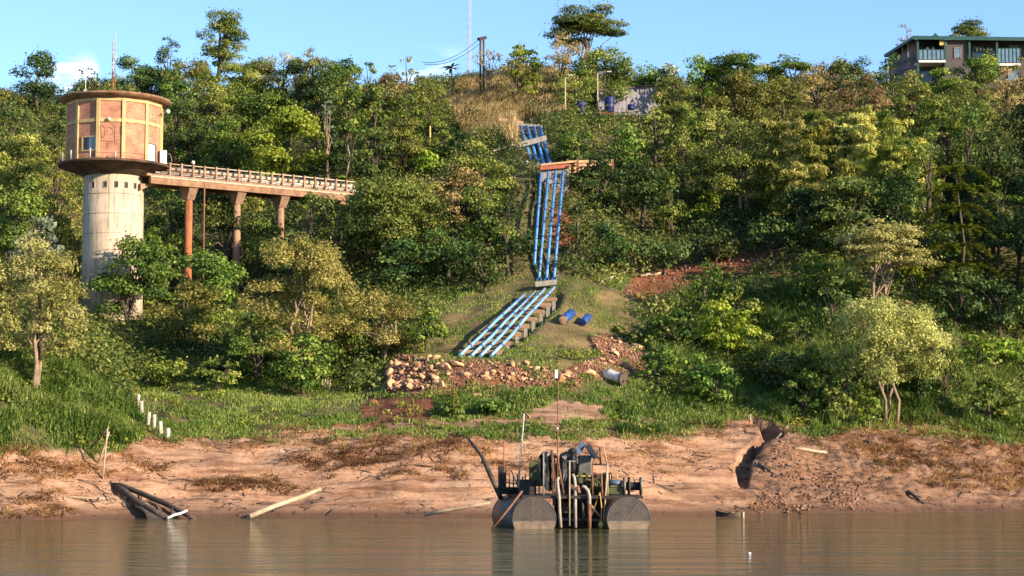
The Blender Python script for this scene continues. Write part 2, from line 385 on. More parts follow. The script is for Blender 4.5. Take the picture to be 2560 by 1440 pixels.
M['orangeplank'] = surf('orange_brown_plank', (.52,.30,.16), (.36,.19,.10), 3, .85, bump=.2)
M['glassdark'] = surf('dark_window_glass', (.03,.04,.055), (.02,.025,.035), 2, .12, 0, bump=0, spec=.6)
M['glassblue'] = surf('pale_blue_glass', (.13,.20,.25), (.07,.11,.15), 2, .15, 0, bump=0, spec=.6)
M['bldgrey'] = surf('taupe_render_wall', (.085,.07,.066), (.07,.058,.055), 1.0, .9, bump=.05)
M['bldlilac'] = surf('weathered_siding', (.22,.17,.17), (.15,.12,.12), 1.5, .9, bump=.1, stretch=(.3, .3, 4))
M['green'] = surf('green_metal_trim', (.016,.065,.052), (.011,.045,.038), 2, .5, bump=.03)
M['ochre'] = surf('ochre_board', (.5,.36,.12), (.4,.27,.09), 2, .8, bump=.05)
M['metalmast'] = surf('galvanised_lattice', (.42,.40,.44), (.3,.28,.3), 3, .5, .2, bump=.05)
M['shed'] = surf('grey_sheet_cladding', (.20,.19,.215), (.13,.12,.14), .9, .75, 0, bump=.1, stretch=(2.5, 2.5, .5), streak=(.09,.08,.085))
M['rubber'] = surf('black_rubber', (.02,.02,.02), (.012,.012,.012), 4, .8, bump=.1)
M['stone'] = surf('tan_broken_stone', (.50,.285,.15), (.26,.14,.08), 1.6, .9, bump=.5, c3=(.62,.41,.24), objvar=True)
M['stoneR'] = surf('red_brown_stone', (.22,.115,.07), (.10,.05,.033), 1.2, .9, bump=.5, c3=(.34,.21,.14))

def brickmat():
    m, nt, b, out = newmat('red_brick'); L = nt.links
    tc = nd(nt, 'ShaderNodeTexCoord'); sx = nd(nt, 'ShaderNodeSeparateXYZ'); L.new(tc.outputs['Object'], sx.inputs[0])
    at = nd(nt, 'ShaderNodeMath', operation='ARCTAN2'); L.new(sx.outputs['X'], at.inputs[0])
    ng = nd(nt, 'ShaderNodeMath', operation='MULTIPLY'); ng.inputs[1].default_value = -1; L.new(sx.outputs['Y'], ng.inputs[0]); L.new(ng.outputs[0], at.inputs[1])
    mu = nd(nt, 'ShaderNodeMath', operation='MULTIPLY'); mu.inputs[1].default_value = 3.3; L.new(at.outputs[0], mu.inputs[0])
    cx = nd(nt, 'ShaderNodeCombineXYZ'); L.new(mu.outputs[0], cx.inputs['X']); L.new(sx.outputs['Z'], cx.inputs['Y'])
    br = nd(nt, 'ShaderNodeTexBrick'); br.inputs['Scale'].default_value = 1.0
    br.inputs['Brick Width'].default_value = .30; br.inputs['Row Height'].default_value = .125; br.inputs['Mortar Size'].default_value = .012; br.inputs['Bias'].default_value = -.1
    br.inputs['Color1'].default_value = c4((.43,.195,.125)); br.inputs['Color2'].default_value = c4((.31,.125,.08)); br.inputs['Mortar'].default_value = c4((.42,.27,.18))
    L.new(cx.outputs[0], br.inputs['Vector'])
    n = nd(nt, 'ShaderNodeTexNoise'); n.inputs['Scale'].default_value = 1.3; n.inputs['Detail'].default_value = 8; L.new(tc.outputs['Object'], n.inputs[0])
    r = ramp(nt, [(.35, (.75,.72,.7)), (.65, (1.15,1.1,1.05))]); L.new(n.outputs['Fac'], r.inputs[0])
    mx = nd(nt, 'ShaderNodeMix', data_type='RGBA', blend_type='MULTIPLY'); mx.inputs['Factor'].default_value = 1
    L.new(br.outputs['Color'], mx.inputs['A']); L.new(r.outputs[0], mx.inputs['B']); L.new(mx.outputs['Result'], b.inputs['Base Color'])
    b.inputs['Roughness'].default_value = .9; b.inputs['Specular IOR Level'].default_value = .2
    return m
M['brick'] = brickmat()

# ground: sand, red soil, straw litter and grassy earth by zone
def groundmat():
    m, nt, b, out = newmat('river_bank_ground'); L = nt.links
    geo = nd(nt, 'ShaderNodeNewGeometry')
    def noise(scale, detail=8, st=(1, 1, 1), ro=.6):
        mp = nd(nt, 'ShaderNodeMapping'); mp.inputs['Scale'].default_value = st; L.new(geo.outputs['Position'], mp.inputs[0])
        n = nd(nt, 'ShaderNodeTexNoise'); n.inputs['Scale'].default_value = scale; n.inputs['Detail'].default_value = detail; n.inputs['Roughness'].default_value = ro
        L.new(mp.outputs[0], n.inputs[0]); return n.outputs['Fac']
    def mix(f, a, bb, mode='MIX'):
        x = nd(nt, 'ShaderNodeMix', data_type='RGBA', blend_type=mode)
        for s, k in ((f, 'Factor'), (a, 'A'), (bb, 'B')):
            if hasattr(s, 'links'): L.new(s, x.inputs[k])
            elif isinstance(s, tuple): x.inputs[k].default_value = c4(s)
            else: x.inputs[k].default_value = s
        return x.outputs['Result']
    sand = ramp(nt, [(.25, (.125,.06,.034)), (.38, (.28,.148,.085)), (.52, (.41,.245,.15)), (.75, (.46,.305,.20))]); L.new(noise(.5, 9, (.6, 2.2, 4.5)), sand.inputs[0])
    fine = ramp(nt, [(.35, (.62,.58,.55)), (.6, (1.05,1.05,1.05))]); L.new(noise(4.5, 8, (1, 2, 2), .75), fine.inputs[0])
    sandc = mix(.8, sand.outputs[0], fine.outputs[0], 'MULTIPLY')
    damp = nd(nt, 'ShaderNodeSeparateXYZ'); L.new(geo.outputs['Position'], damp.inputs[0])
    wet = nd(nt, 'ShaderNodeMapRange'); wet.inputs['From Min'].default_value = .12; wet.inputs['From Max'].default_value = .62; wet.inputs['To Min'].default_value = 1; wet.inputs['To Max'].default_value = 0
    L.new(damp.outputs['Z'], wet.inputs[0])
    strata_shade = ramp(nt, [(.40, (.50,.44,.42)), (.47, (1,1,1)), (.60, (1,1,1)), (.66, (.72,.66,.62)), (.70, (1.08,1.08,1.08))]); L.new(noise(.55, 7, (.22, 1.6, 9), .68), strata_shade.inputs[0])  # strata bands, with the shadow lines of bank ledges painted in
    sandc = mix(.75, sandc, strata_shade.outputs[0], 'MULTIPLY')
    mudc = ramp(nt, [(.32, (.07,.037,.024)), (.5, (.19,.105,.064)), (.7, (.33,.20,.125))]); L.new(noise(1.1, 9, (.8, 2, 3), .7), mudc.inputs[0])
    sandc = mix(nd(nt, 'ShaderNodeAttribute', attribute_name='mud').outputs['Fac'], sandc, mudc.outputs[0])
    sandc = mix(wet.outputs[0], sandc, (.11,.06,.038))
    earth = ramp(nt, [(.3, (.05,.045,.02)), (.5, (.10,.09,.036)), (.7, (.19,.125,.065))]); L.new(noise(.8, 8), earth.inputs[0])
    red = ramp(nt, [(.3, (.09,.03,.018)), (.55, (.20,.075,.04)), (.75, (.30,.14,.08))]); L.new(noise(1.3, 8), red.inputs[0])
    dry = ramp(nt, [(.3, (.17,.10,.045)), (.7, (.38,.26,.12))]); L.new(noise(1.5, 8), dry.inputs[0])
    def at(n): return nd(nt, 'ShaderNodeAttribute', attribute_name=n).outputs['Fac']
    c = mix(at('drysoil'), earth.outputs[0], dry.outputs[0])
    c = mix(at('redsoil'), c, red.outputs[0])
    c = mix(at('sand'), c, sandc)
    L.new(c, b.inputs['Base Color']); b.inputs['Roughness'].default_value = .95; b.inputs['Specular IOR Level'].default_value = .15
    bp = nd(nt, 'ShaderNodeBump'); bp.inputs['Strength'].default_value = .55; bp.inputs['Distance'].default_value = .18; L.new(noise(3.2, 8, (1, 1.8, 1.8), .7), bp.inputs['Height']); L.new(bp.outputs[0], b.inputs['Normal'])
    return m
def watermat():
    m, nt, b, out = newmat('muddy_river_water'); L = nt.links
    geo = nd(nt, 'ShaderNodeNewGeometry')
    def noise(scale, st, det=4, ro=.55):
        mp = nd(nt, 'ShaderNodeMapping'); mp.inputs['Scale'].default_value = st; mp.inputs['Rotation'].default_value = (0, 0, math.radians(4)); L.new(geo.outputs['Position'], mp.inputs[0])
        n = nd(nt, 'ShaderNodeTexNoise'); n.inputs['Scale'].default_value = scale; n.inputs['Detail'].default_value = det; n.inputs['Roughness'].default_value = ro
        L.new(mp.outputs[0], n.inputs[0]); return n.outputs['Fac']
    b.inputs['Base Color'].default_value = c4((.060,.060,.022)); b.inputs['IOR'].default_value = 1.33; b.inputs['Roughness'].default_value = .06
    b.inputs['Specular IOR Level'].default_value = .5
    h = None     # wave height in metres: long low swells, wind ripples, fine chop
    for amp, sc_, st, det, ro in ((.22, .30, (.36, 1.4, 1), 3, .55), (.10, .95, (.42, 1.5, 1), 4, .55), (.028, 2.6, (.45, 1.5, 1), 4, .6)):
        k = nd(nt, 'ShaderNodeMath', operation='MULTIPLY_ADD'); k.inputs[1].default_value = amp; k.inputs[2].default_value = 0
        L.new(noise(sc_, st, det, ro), k.inputs[0])
        if h is not None: L.new(h, k.inputs[2])
        h = k.outputs[0]
    bp = nd(nt, 'ShaderNodeBump'); bp.inputs['Strength'].default_value = 1; bp.inputs['Distance'].default_value = 1
    L.new(h, bp.inputs['Height']); L.new(bp.outputs[0], b.inputs['Normal'])
    return m

# ------------------------------------------------------------------ ground sheet and river
A = np.concatenate([np.arange(-1600, -300, 40), np.arange(-300, 2860, 4.5), np.arange(2860, 4300, 40)])
DD = np.concatenate([np.arange(60, 84, 2.0), np.arange(84, 119, .17), np.arange(119, 160, .6), np.arange(160, 262, 1.6), [300, 380, 520, 800]])
AA, DG = np.meshgrid(A, DD, indexing='ij')
X = (AA-1280)/F*DG; Y = DG
Z = terr(X, np.minimum(Y, 258))
u, v, sandm, redm, drym = zone_masks(X.ravel(), Y.ravel(), Z.ravel())
mudm = np.clip((u-1850)/30, 0, 1)*.85+.9*np.clip(1.2-np.hypot((u-540)/55, (v-1142)/20)*1.0, 0, 1)*(u < 1000)+.6*np.clip(fbm(X.ravel()*.25, Y.ravel()*.8, 4, 66)*6-3.3, 0, 1)
mudm = np.clip(mudm+.35*(fbm(X.ravel()*.6, Y.ravel()*1.2, 3, 67)-.5), 0, 1)
drym = np.maximum(drym, .5*inpoly(u, v, TERRACE)*np.clip(fbm(X.ravel()*.4, Y.ravel()*.4, 3, 68)*5-2.2, 0, 1))
na, ndd = AA.shape
idx = np.arange(na*ndd).reshape(na, ndd)
faces = np.stack([idx[:-1, :-1], idx[1:, :-1], idx[1:, 1:], idx[:-1, 1:]], -1).reshape(-1, 4)
V = np.stack([X.ravel(), Y.ravel(), Z.ravel()], 1)
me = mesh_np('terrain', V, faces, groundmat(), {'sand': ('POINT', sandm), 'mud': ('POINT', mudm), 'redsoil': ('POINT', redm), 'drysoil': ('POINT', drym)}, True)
tag(link('terrain', me), kind='structure')
wb = MB(); wb.add([(-400, -80, 0), (400, -80, 0), (400, 130, 0), (-400, 130, 0)], [(0, 1, 2, 3)])
tag(wb.build('river_water', watermat()), kind='structure')

# ------------------------------------------------------------------ light
AZ = math.radians(57); EL = math.radians(18)
S = Vector((math.sin(AZ)*math.cos(EL), -math.cos(AZ)*math.cos(EL), math.sin(EL)))
sd = bpy.data.lights.new('sun', 'SUN'); sd.energy = 4.9; sd.angle = math.radians(.5); sd.color = (1.0, .82, .61)
so = bpy.data.objects.new('sun', sd); col.objects.link(so); so.rotation_euler = (-S).to_track_quat('-Z', 'Y').to_euler(); so.location = (60, -40, 60)
w = bpy.data.worlds.new('World'); scene.world = w; w.use_nodes = True
nt = w.node_tree; nt.nodes.clear(); L = nt.links
sky = nt.nodes.new('ShaderNodeTexSky'); sky.sky_type = 'NISHITA'; sky.sun_disc = False
sky.sun_elevation = EL; sky.sun_rotation = math.atan2(S.x, S.y); sky.altitude = 800; sky.air_density = .9; sky.dust_density = 0.15; sky.ozone_density = 3.6
bg = nt.nodes.new('ShaderNodeBackground'); bg.inputs['Strength'].default_value = .122
wo = nt.nodes.new('ShaderNodeOutputWorld'); L.new(bg.outputs[0], wo.inputs[0])
# a low white cloud bank just over the ridge
tc = nt.nodes.new('ShaderNodeTexCoord'); mp = nt.nodes.new('ShaderNodeMapping'); mp.inputs['Scale'].default_value = (14, 14, 42); L.new(tc.outputs['Generated'], mp.inputs[0])
nn = nt.nodes.new('ShaderNodeTexNoise'); nn.inputs['Scale'].default_value = 1.0; nn.inputs['Detail'].default_value = 6; L.new(mp.outputs[0], nn.inputs[0])
rr = ramp(nt, [(.50, (0, 0, 0)), (.66, (1, 1, 1))]); L.new(nn.outputs['Fac'], rr.inputs[0])
sx = nt.nodes.new('ShaderNodeSeparateXYZ'); L.new(tc.outputs['Generated'], sx.inputs[0])
mr = nt.nodes.new('ShaderNodeMapRange'); mr.inputs['From Min'].default_value = .195; mr.inputs['From Max'].default_value = .212; mr.inputs['To Min'].default_value = 1; mr.inputs['To Max'].default_value = 0; L.new(sx.outputs['Z'], mr.inputs[0])
mm = nt.nodes.new('ShaderNodeMath'); mm.operation = 'MULTIPLY'; L.new(rr.outputs[0], mm.inputs[0]); L.new(mr.outputs[0], mm.inputs[1])
mx = nt.nodes.new('ShaderNodeMix'); mx.data_type = 'RGBA'; mx.inputs['B'].default_value = (7.5, 7.6, 8.2, 1); 
dA = W(175, 178, 300)-cam.location; dA.normalize(); dB2 = W(1085, 160, 300)-cam.location; dB2.normalize(); cur = None
for dv_, lo in ((dA, .99988), (dB2, .99975)):
    dp = nt.nodes.new('ShaderNodeVectorMath'); dp.operation = 'DOT_PRODUCT'; dp.inputs[1].default_value = dv_; L.new(tc.outputs['Generated'], dp.inputs[0])
    m3 = nt.nodes.new('ShaderNodeMapRange'); m3.inputs['From Min'].default_value = lo; m3.inputs['From Max'].default_value = 1-(1-lo)*.2; L.new(dp.outputs['Value'], m3.inputs[0])
    if cur is None: cur = m3.outputs[0]
    else:
        ad = nt.nodes.new('ShaderNodeMath'); ad.operation = 'MAXIMUM'; L.new(cur, ad.inputs[0]); L.new(m3.outputs[0], ad.inputs[1]); cur = ad.outputs[0]
m4 = nt.nodes.new('ShaderNodeMath'); m4.operation = 'MULTIPLY'; L.new(mm.outputs[0], m4.inputs[0]); L.new(cur, m4.inputs[1])
L.new(m4.outputs[0], mx.inputs['Factor']); L.new(sky.outputs[0], mx.inputs['A']); L.new(mx.outputs['Result'], bg.inputs[0])
vs = scene.view_settings; vs.view_transform = 'Standard'; vs.look = 'None'; vs.exposure = 1.28; vs.gamma = 1.0; vs.use_curve_mapping = False
cy = scene.cycles; cy.max_bounces = 6; cy.diffuse_bounces = 3; cy.glossy_bounces = 2; cy.transmission_bounces = 3; cy.transparent_max_bounces = 4
cy.caustics_reflective = False; cy.caustics_refractive = False
# ------------------------------------------------------------------ foliage
def unit(a): return a/np.maximum(np.linalg.norm(a, axis=1, keepdims=True), 1e-9)
def leaf_quads(P, N, size, aspect, rng, droop=0.0):
    n = len(P); N = unit(N)
    t = rng.normal(size=(n, 3)); t[:, 2] -= droop
    t = unit(t-N*np.sum(t*N, 1, keepdims=True)); b = np.cross(N, t)
    s = size*rng.uniform(.65, 1.35, (n, 1))
    q = np.stack([P-t*s*.5, P-b*s*aspect*.5+N*s*.10, P+t*s*.5-N*s*.06, P+b*s*aspect*.5+N*s*.10], 1)
    return q.reshape(-1, 3), np.arange(n*4).reshape(-1, 4)
def clump(rng, C, R, dens, flat=.75, up=.5, jit=.55, nmin=6):
    n = np.maximum(nmin, (dens*R**2).astype(int)); i = np.repeat(np.arange(len(C)), n); k = len(i)
    d = unit(rng.normal(size=(k, 3))); low = d[:, 2] < -.25; d[low, 2] *= -rng.random(low.sum())
    rad = R[i]*(.5+.55*rng.random(k)**.6)
    P = C[i]+d*rad[:, None]*np.array([1, 1, flat])
    N = d*np.array([1, 1, 1.2])+np.array([0, 0, up])+jit*rng.normal(size=(k, 3))
    return P, N, i
SPEC = {  # leaf size, aspect, droop, clusters, cluster radius (fraction of crown width), crown bottom, flatness
 'o': dict(sz=.21, asp=.55, dr=.3, nc=30, rc=.165, bot=.06, flat=.72),
 'g': dict(sz=.235, asp=.6, dr=.4, nc=26, rc=.18, bot=.04, flat=.8),
 'd': dict(sz=.25, asp=.55, dr=.5, nc=24, rc=.19, bot=.03, flat=.8),
 'l': dict(sz=.28, asp=.6, dr=.3, nc=24, rc=.19, bot=.05, flat=.55),
 'w': dict(sz=.175, asp=.45, dr=.6, nc=46, rc=.12, bot=.06, flat=.95),
 'k': dict(sz=.18, asp=.55, dr=.1, nc=34, rc=.13, bot=.16, flat=.38),
 's': dict(sz=.34, asp=.6, dr=.2, nc=20, rc=.16, bot=.12, flat=.7),
 'y': dict(sz=.22, asp=.5, dr=.4, nc=34, rc=.13, bot=.1, flat=.9),
 'u': dict(sz=.22, asp=.5, dr=.2, nc=26, rc=.17, bot=.38, flat=.30),
 'v': dict(sz=.26, asp=.7, dr=1.2, nc=30, rc=.15, bot=.05, flat=1.5),
}
LEAFOF = {'u': 'g', 'v': 'g'}
def crown(rng, kind, Wd, H, dens=1.0, leaf=None, botf=None):
    """clusters of leaves filling a crown Wd wide, H tall (base at z=0); returns verts, faces, tint, cluster centres"""
    q = SPEC[kind]; bot = (q['bot'] if botf is None else botf)*H; hc = H-bot
    nc = int(q['nc']*1.25*np.clip((Wd*H/45)**.5, .5, 1.6))
    rc = q['rc']*Wd*np.clip((30/max(q['nc'], 1))**.0, .8, 1.2)
    C = []
    while len(C) < nc:
        p = rng.uniform(-1, 1, 3); r = np.linalg.norm(p)
        r = (abs(p[0])**2.6+abs(p[1])**2.6+abs(p[2])**2.6)**(1/2.6)
        if r > 1 or r < .45: continue
        if p[2] < -.6 and rng.random() < .4: continue
        if kind in 'ku' and p[2] < -.2: p[2] = -p[2]
        w_ = 1.0-.28*max(p[2], 0)-.12*max(-p[2], 0)
        C.append((p[0]*w_, p[1]*w_, p[2]))
    C = np.array(C)
    ax = max(Wd*.56-rc*.7, .3); az = max(hc/2-rc*.5*min(q['flat'], 1), .2)
    C = C*np.array([ax, ax, az])+np.array([0, 0, bot+hc/2])
    lean = rng.normal(size=2)*.05*Wd; C[:, 0] += lean[0]*C[:, 2]/H; C[:, 1] += lean[1]*C[:, 2]/H
    if kind in 'ku':   # flat storeys
        st = bot+hc*np.array([.28, .48, .66, .82, .95]); C[:, 2] = st[np.argmin(np.abs(C[:, 2:3]-st), 1)]+rng.normal(size=nc)*.05*hc
    R = rc*rng.uniform(.6, 1.35, nc)
    ct = rng.normal(size=nc)*.15; dens = dens*rng.uniform(.8, 1.2)
    P, N, i = clump(rng, C, R, dens*11.0/q['sz']**2, q['flat'], .22 if kind not in 'v' else .05)
    if kind == 'v':    # hanging curtains of creeper
        P[:, 2] = np.maximum(P[:, 2], .1)
    # ragged outline: sprigs that stick out
    m = max(6, len(P)//14); k = rng.integers(0, len(P), m)
    P = np.concatenate([P, P[k]+unit(N[k])*rng.uniform(.1, .5, (m, 1))*rc*1.2+np.array([0, 0, .15])*rc]); N = np.concatenate([N, N[k]+rng.normal(size=(m, 3))*.6]); i = np.concatenate([i, i[k]])
    P[:, 2] = np.maximum(P[:, 2], .05)
    tint = np.clip(.48+ct[i]+.17*rng.normal(size=len(P)), .02, .98)
    Vv, Ff = leaf_quads(P, N, q['sz'], q['asp'], rng, q['dr'])
    return Vv, Ff, tint, C, R
def limbs(rng, C, H, r0, bot, multi=1, lean=(0, 0), nl=9):
    b = MB(); order = rng.permutation(len(C))[:nl]
    zt = max(bot, .25*H)
    for s in range(multi):
        off = Vector((rng.normal()*.22, rng.normal()*.22, 0))*(multi > 1)*min(1, H/4)
        top = Vector((lean[0]+rng.normal()*.05*H+off.x*2.2, lean[1]+rng.normal()*.05*H+off.y*2.2, zt+.42*(H-zt)))
        p0 = off+Vector((0, 0, -.5)); p1 = off*1.4+Vector((rng.normal()*.02*H, rng.normal()*.02*H, zt*.6)); rr0 = r0/(multi**.5)
        mid = p1.lerp(top, .5)+Vector((rng.normal(), rng.normal(), 0))*.03*H
        b.tube([p0, p1, mid, top], [rr0*1.25, rr0, rr0*.75, rr0*.4], 7)
        for j in order[s::multi]:
            c = Vector(C[j]); t = rng.uniform(.15, .8); a = p1.lerp(mid, t) if rng.random() < .5 else mid.lerp(top, t)
            if c.z < a.z: a = Vector((a.x*.8, a.y*.8, max(.1, c.z*.75)))
            m2 = a.lerp(c, .5)+Vector((0, 0, .06*H))
            b.tube([a, m2, c], [rr0*.5, rr0*.33, rr0*.12], 5, False)
    return b
NTREE = [0]
def place(parent_loc, name, label, cat, group): return thing(name, parent_loc, label, cat, group)
def tree(kind, u, vt, vb, w, label, name=None, cat='tree', leaf=None, D=None, dens=1.0, multi=1, bark='darkbark', group=None, lean=(0, 0), nl=9, r0=None, bot=None):
    NTREE[0] += 1
    rng = np.random.default_rng(1000+NTREE[0])
    if D is None: x, y, z = ground(u, vb)
    else:
        x, y, _ = WA(np.float64(u), np.float64(vb), D); z = tz(x, y)
    H = float(zv(vt, y)-z); Wd = w*y/F
    H = max(H, .6)
    sm = H < 3.2
    name = name or ('shrub' if sm else 'leafy_tree'); 
    if sm and cat == 'tree': cat = 'shrub'
    t = place((x, y, z), name, label, cat, group or ('shrubs on the river bank and slope' if sm else 'trees on the wooded hillside'))
    Vv, Ff, tint, C, R = crown(rng, kind, Wd, H, dens, botf=bot)
    me = mesh_np('crown', Vv, Ff, LEAF[leaf or LEAFOF.get(kind, kind)], {'tint': ('FACE', tint)})
    link('crown', me, t)
    r0 = r0 or max(.035, .016*H+.012*Wd)
    b = limbs(rng, C, H, r0, (SPEC[kind]['bot'] if bot is None else bot)*H, multi, lean, nl)
    o = b.build('trunk', M[bark], None); o.parent = t
    return t
def frond_leaves(rng, pts, n, size, asp, spread, droop):
    """leaflets along a curved rib"""
    pts = np.array(pts); k = rng.uniform(0, len(pts)-1.001, n); i = k.astype(int); f = (k-i)[:, None]
    P = pts[i]*(1-f)+pts[i+1]*f+rng.normal(size=(n, 3))*spread
    N = rng.normal(size=(n, 3))*.5+np.array([0, 0, .8])
    return P, N
def bamboo(u, vt, vb, w, label, D=None, lean=-.15):
    NTREE[0] += 1; rng = np.random.default_rng(1000+NTREE[0])
    if D is None: x, y, z = ground(u, vb)
    else: x, y, _ = WA(np.float64(u), np.float64(vb), D); z = tz(x, y)
    H = float(zv(vt, y)-z); Wd = w*y/F
    t = thing('bamboo_clump', (x, y, z), label, 'bamboo', 'arching bamboo clumps on the slope')
    b = MB(); Ps = []; Ns = []; T = []
    nc = int(7+Wd*1.3)
    for j in range(nc):
        an = rng.uniform(0, 2*math.pi); h = H*rng.uniform(.55, 1.03); out = Wd*.30*rng.uniform(.3, 1.1); rb_ = Wd*.24*math.sqrt(rng.random())
        base = Vector((math.cos(an)*rb_+rng.normal()*.2, math.sin(an)*rb_, -.3)); tone = .52+.17*rng.normal()
        pts = []
        for k in range(11):
            s = k/10; r = out*s**2.6
            pts.append(base+Vector((math.cos(an)*r+lean*out*s*s, math.sin(an)*r, h*(s-.55*max(0, s-.70)**1.4*2.2)+.3)))
        b.tube(pts, [.05*(1-.85*k/10) for k in range(11)], 5, False)
        for q in range(22):          # a drooping spray of leaves at every node: each culm becomes a feathery plume
            f = 1.6+8.3*(q+rng.random()*.7)/22; i0 = int(min(f, 9)); c = np.array(pts[i0].lerp(pts[i0+1], min(1, f-i0)))
            n = 62; ra = (1.0-.55*q/22)*rng.uniform(.6, .95); a2 = rng.uniform(0, 6.28, n); rr = ra*np.sqrt(rng.random(n)); sd_ = rng.normal(size=2)*.35
            P = c+np.stack([np.cos(a2)*rr+sd_[0], np.sin(a2)*rr+sd_[1], -.75*rr**1.6+rng.normal(size=n)*.07], 1)
            N = rng.normal(size=(n, 3))*.75+np.array([0, 0, .35])+.9*np.stack([np.cos(a2)*rr, np.sin(a2)*rr, 0*rr], 1)
            Ps.append(P); Ns.append(N); T.append(np.full(n, tone+.08*rng.normal()))
    P = np.concatenate(Ps); N = np.concatenate(Ns); T = np.clip(np.concatenate(T)+.12*rng.normal(size=len(P)), .02, .98)
    Vv, Ff = leaf_quads(P, N, .42, .22, rng, 1.0)
    link('foliage', mesh_np('foliage', Vv, Ff, LEAF['b'], {'tint': ('FACE', T)}), t)
    o = b.build('culms', M['olivepaint'], None); o.parent = t
    return t
def fern_palm(u, vt, vb, w, label, D=None, tiers=6, leaf='l', fl=.5):
    NTREE[0] += 1; rng = np.random.default_rng(1000+NTREE[0])
    if D is None: x, y, z = ground(u, vb)
    else: x, y, _ = WA(np.float64(u), np.float64(vb), D); z = tz(x, y)
    H = float(zv(vt, y)-z); Wd = w*y/F
    t = thing('feather_palm', (x, y, z), label, 'tree', 'trees on the wooded hillside')
    b = MB(); b.tube([(0, 0, -.4), (.05*H, 0, H*.5), (0, 0, H)], [.14, .10, .04], 6)
    Ps = []; Ns = []
    for k in range(tiers):
        zz = H*(.35+.62*k/(tiers-1))
        for an in np.arange(7)*2*math.pi/7+rng.uniform(0, 1):
            L_ = Wd*.55*(1.0-.12*k/(tiers-1))*rng.uniform(.7, 1.15)
            pts = [Vector((math.cos(an)*L_*s, math.sin(an)*L_*s, zz+L_*(.55*s-.80*s*s))) for s in (0, .25, .5, .75, 1)]
            b.tube(pts, [.03, .025, .02, .012, .006], 4, False)
            P, N = frond_leaves(rng, pts, 130, .3, .2, .07, .3); N = N*.5+np.array([0, 0, 1.0])
            Ps.append(P); Ns.append(N)
    P = np.concatenate(Ps); N = np.concatenate(Ns)
    Vv, Ff = leaf_quads(P, N, .34, .3, rng, .2)
    link('crown', mesh_np('crown', Vv, Ff, LEAF[leaf], {'tint': ('FACE', np.clip(.5+.18*rng.normal(size=len(P)), 0, 1))}), t)
    o = b.build('trunk', M['darkbark'], None); o.parent = t
    return t
def bigleaf(u, vt, vb, w, label, n=12, leaf='g', name='banana_plant', cat='plant', D=None, trunk=.55, bark='bark', size=.5, drop=.9):
    """thin stem with a rosette of big drooping leaves"""
    NTREE[0] += 1; rng = np.random.default_rng(1000+NTREE[0])
    if D is None: x, y, z = ground(u, vb)
    else: x, y, _ = WA(np.float64(u), np.float64(vb), D); z = tz(x, y)
    H = float(zv(vt, y)-z); Wd = w*y/F
    t = thing(name, (x, y, z), label, cat)
    b = MB(); ht = H*trunk; b.tube([(0, 0, -.4), (.03*H, 0, ht*.5), (0, 0, ht)], [.10, .08, .05], 6)
    Vs = []; Fs = []; k0 = 0
    for j in range(n):
        an = 2*math.pi*j/n+rng.uniform(-.25, .25); L_ = Wd*.52*rng.uniform(.75, 1.1); el = rng.uniform(.35, 1.25); wd = L_*.30*size/.5
        P = []
        for s in np.linspace(.08, 1, 6):
            r = L_*s*math.cos(el*(1-.5*s)); zz = ht+(H-ht)*1.5*math.sin(el)*s-drop*L_*.75*s*s
            ww = wd*math.sin(math.pi*min(1, s*.92+.06))**.7
            c = Vector((math.cos(an)*r, math.sin(an)*r, zz)); sd_ = Vector((-math.sin(an), math.cos(an), 0))*ww/2
            P += [c-sd_-Vector((0, 0, ww*.18)), c, c+sd_-Vector((0, 0, ww*.18))]
        Vs += P
        for s in range(5):
            a = k0+s*3; Fs += [(a, a+1, a+4, a+3), (a+1, a+2, a+5, a+4)]
        k0 += 18
        b.tube([(0, 0, ht), tuple(P[1])], .015, 4, False)
    link('leaves', mesh_np('leaves', np.array([tuple(p) for p in Vs]), np.array(Fs), LEAF[leaf], {'tint': ('FACE', np.clip(.55+.16*rng.normal(size=len(Fs)), 0, 1))}), t)
    o = b.build('stem', M[bark], None); o.parent = t
    return t
# ------------------------------------------------------------------ ground cover
def scatter(n, d0, d1, a0=-160, a1=2720, seed=0, p=1.0):
    rng = np.random.default_rng(seed)
    D = d0+(d1-d0)*rng.random(n)**p; a = rng.uniform(a0, a1, n)
    x = (a-1280)/F*D; z = terr(x, D); u, v = proj(x, D, z)
    return rng, x, D, z, u, v
PIPE_L = [(1130,895),(1400,700),(1400,735),(1240,895)]
PIPE_M = [(1322,725),(1326,560),(1340,420),(1428,420),(1418,600),(1398,725)]
PIPE_U = [(1280,300),(1350,300),(1400,425),(1310,425)]
def sline(u): return np.interp(u, SANDLINE[0], SANDLINE[1])
# tangled leafy undergrowth over the slope
rng, x, y, z, u, v = scatter(17000, 104, 205, seed=3, p=1.15)
du, dv = wig(u, v, 70)
ok = (v+dv < sline(u)-90) & ~inpoly(u, v, TERRACE) & ~inpoly(u, v, RUBBLE_A) & ~inpoly(u, v, RUBBLE_B) & ~inpoly(u+du*.5, v+dv*.5, REDSOIL[0])
ok &= ~inpoly(u, v, PIPE_L) & ~inpoly(u, v, PIPE_U)
ok &= ~(inpoly(u+du*.5, v+dv*.5, DRYHILL) & (rng.random(len(u)) < .8))
ok &= ~inpoly(u, v, [(1470,880),(1610,880),(1620,1000),(1470,1000)])
ok &= ~((v > 885) & (u > 930) & (u < 1640))
ok &= ~((v > 700) & (u > 1600) & (rng.random(len(u)) < .6))
ok &= ~((v > 870) & (u > 330) & (u < 880) & (v > 960-.0*u)) 
ok &= ~inpoly(u, v, [(1460,278),(1660,270),(1660,300),(1460,305)])
low = inpoly(u, v, PIPE_M)
ok &= ~(low & (rng.random(len(u)) < .5))
x, y, z, u, v, low = (q[ok] for q in (x, y, z, u, v, low))
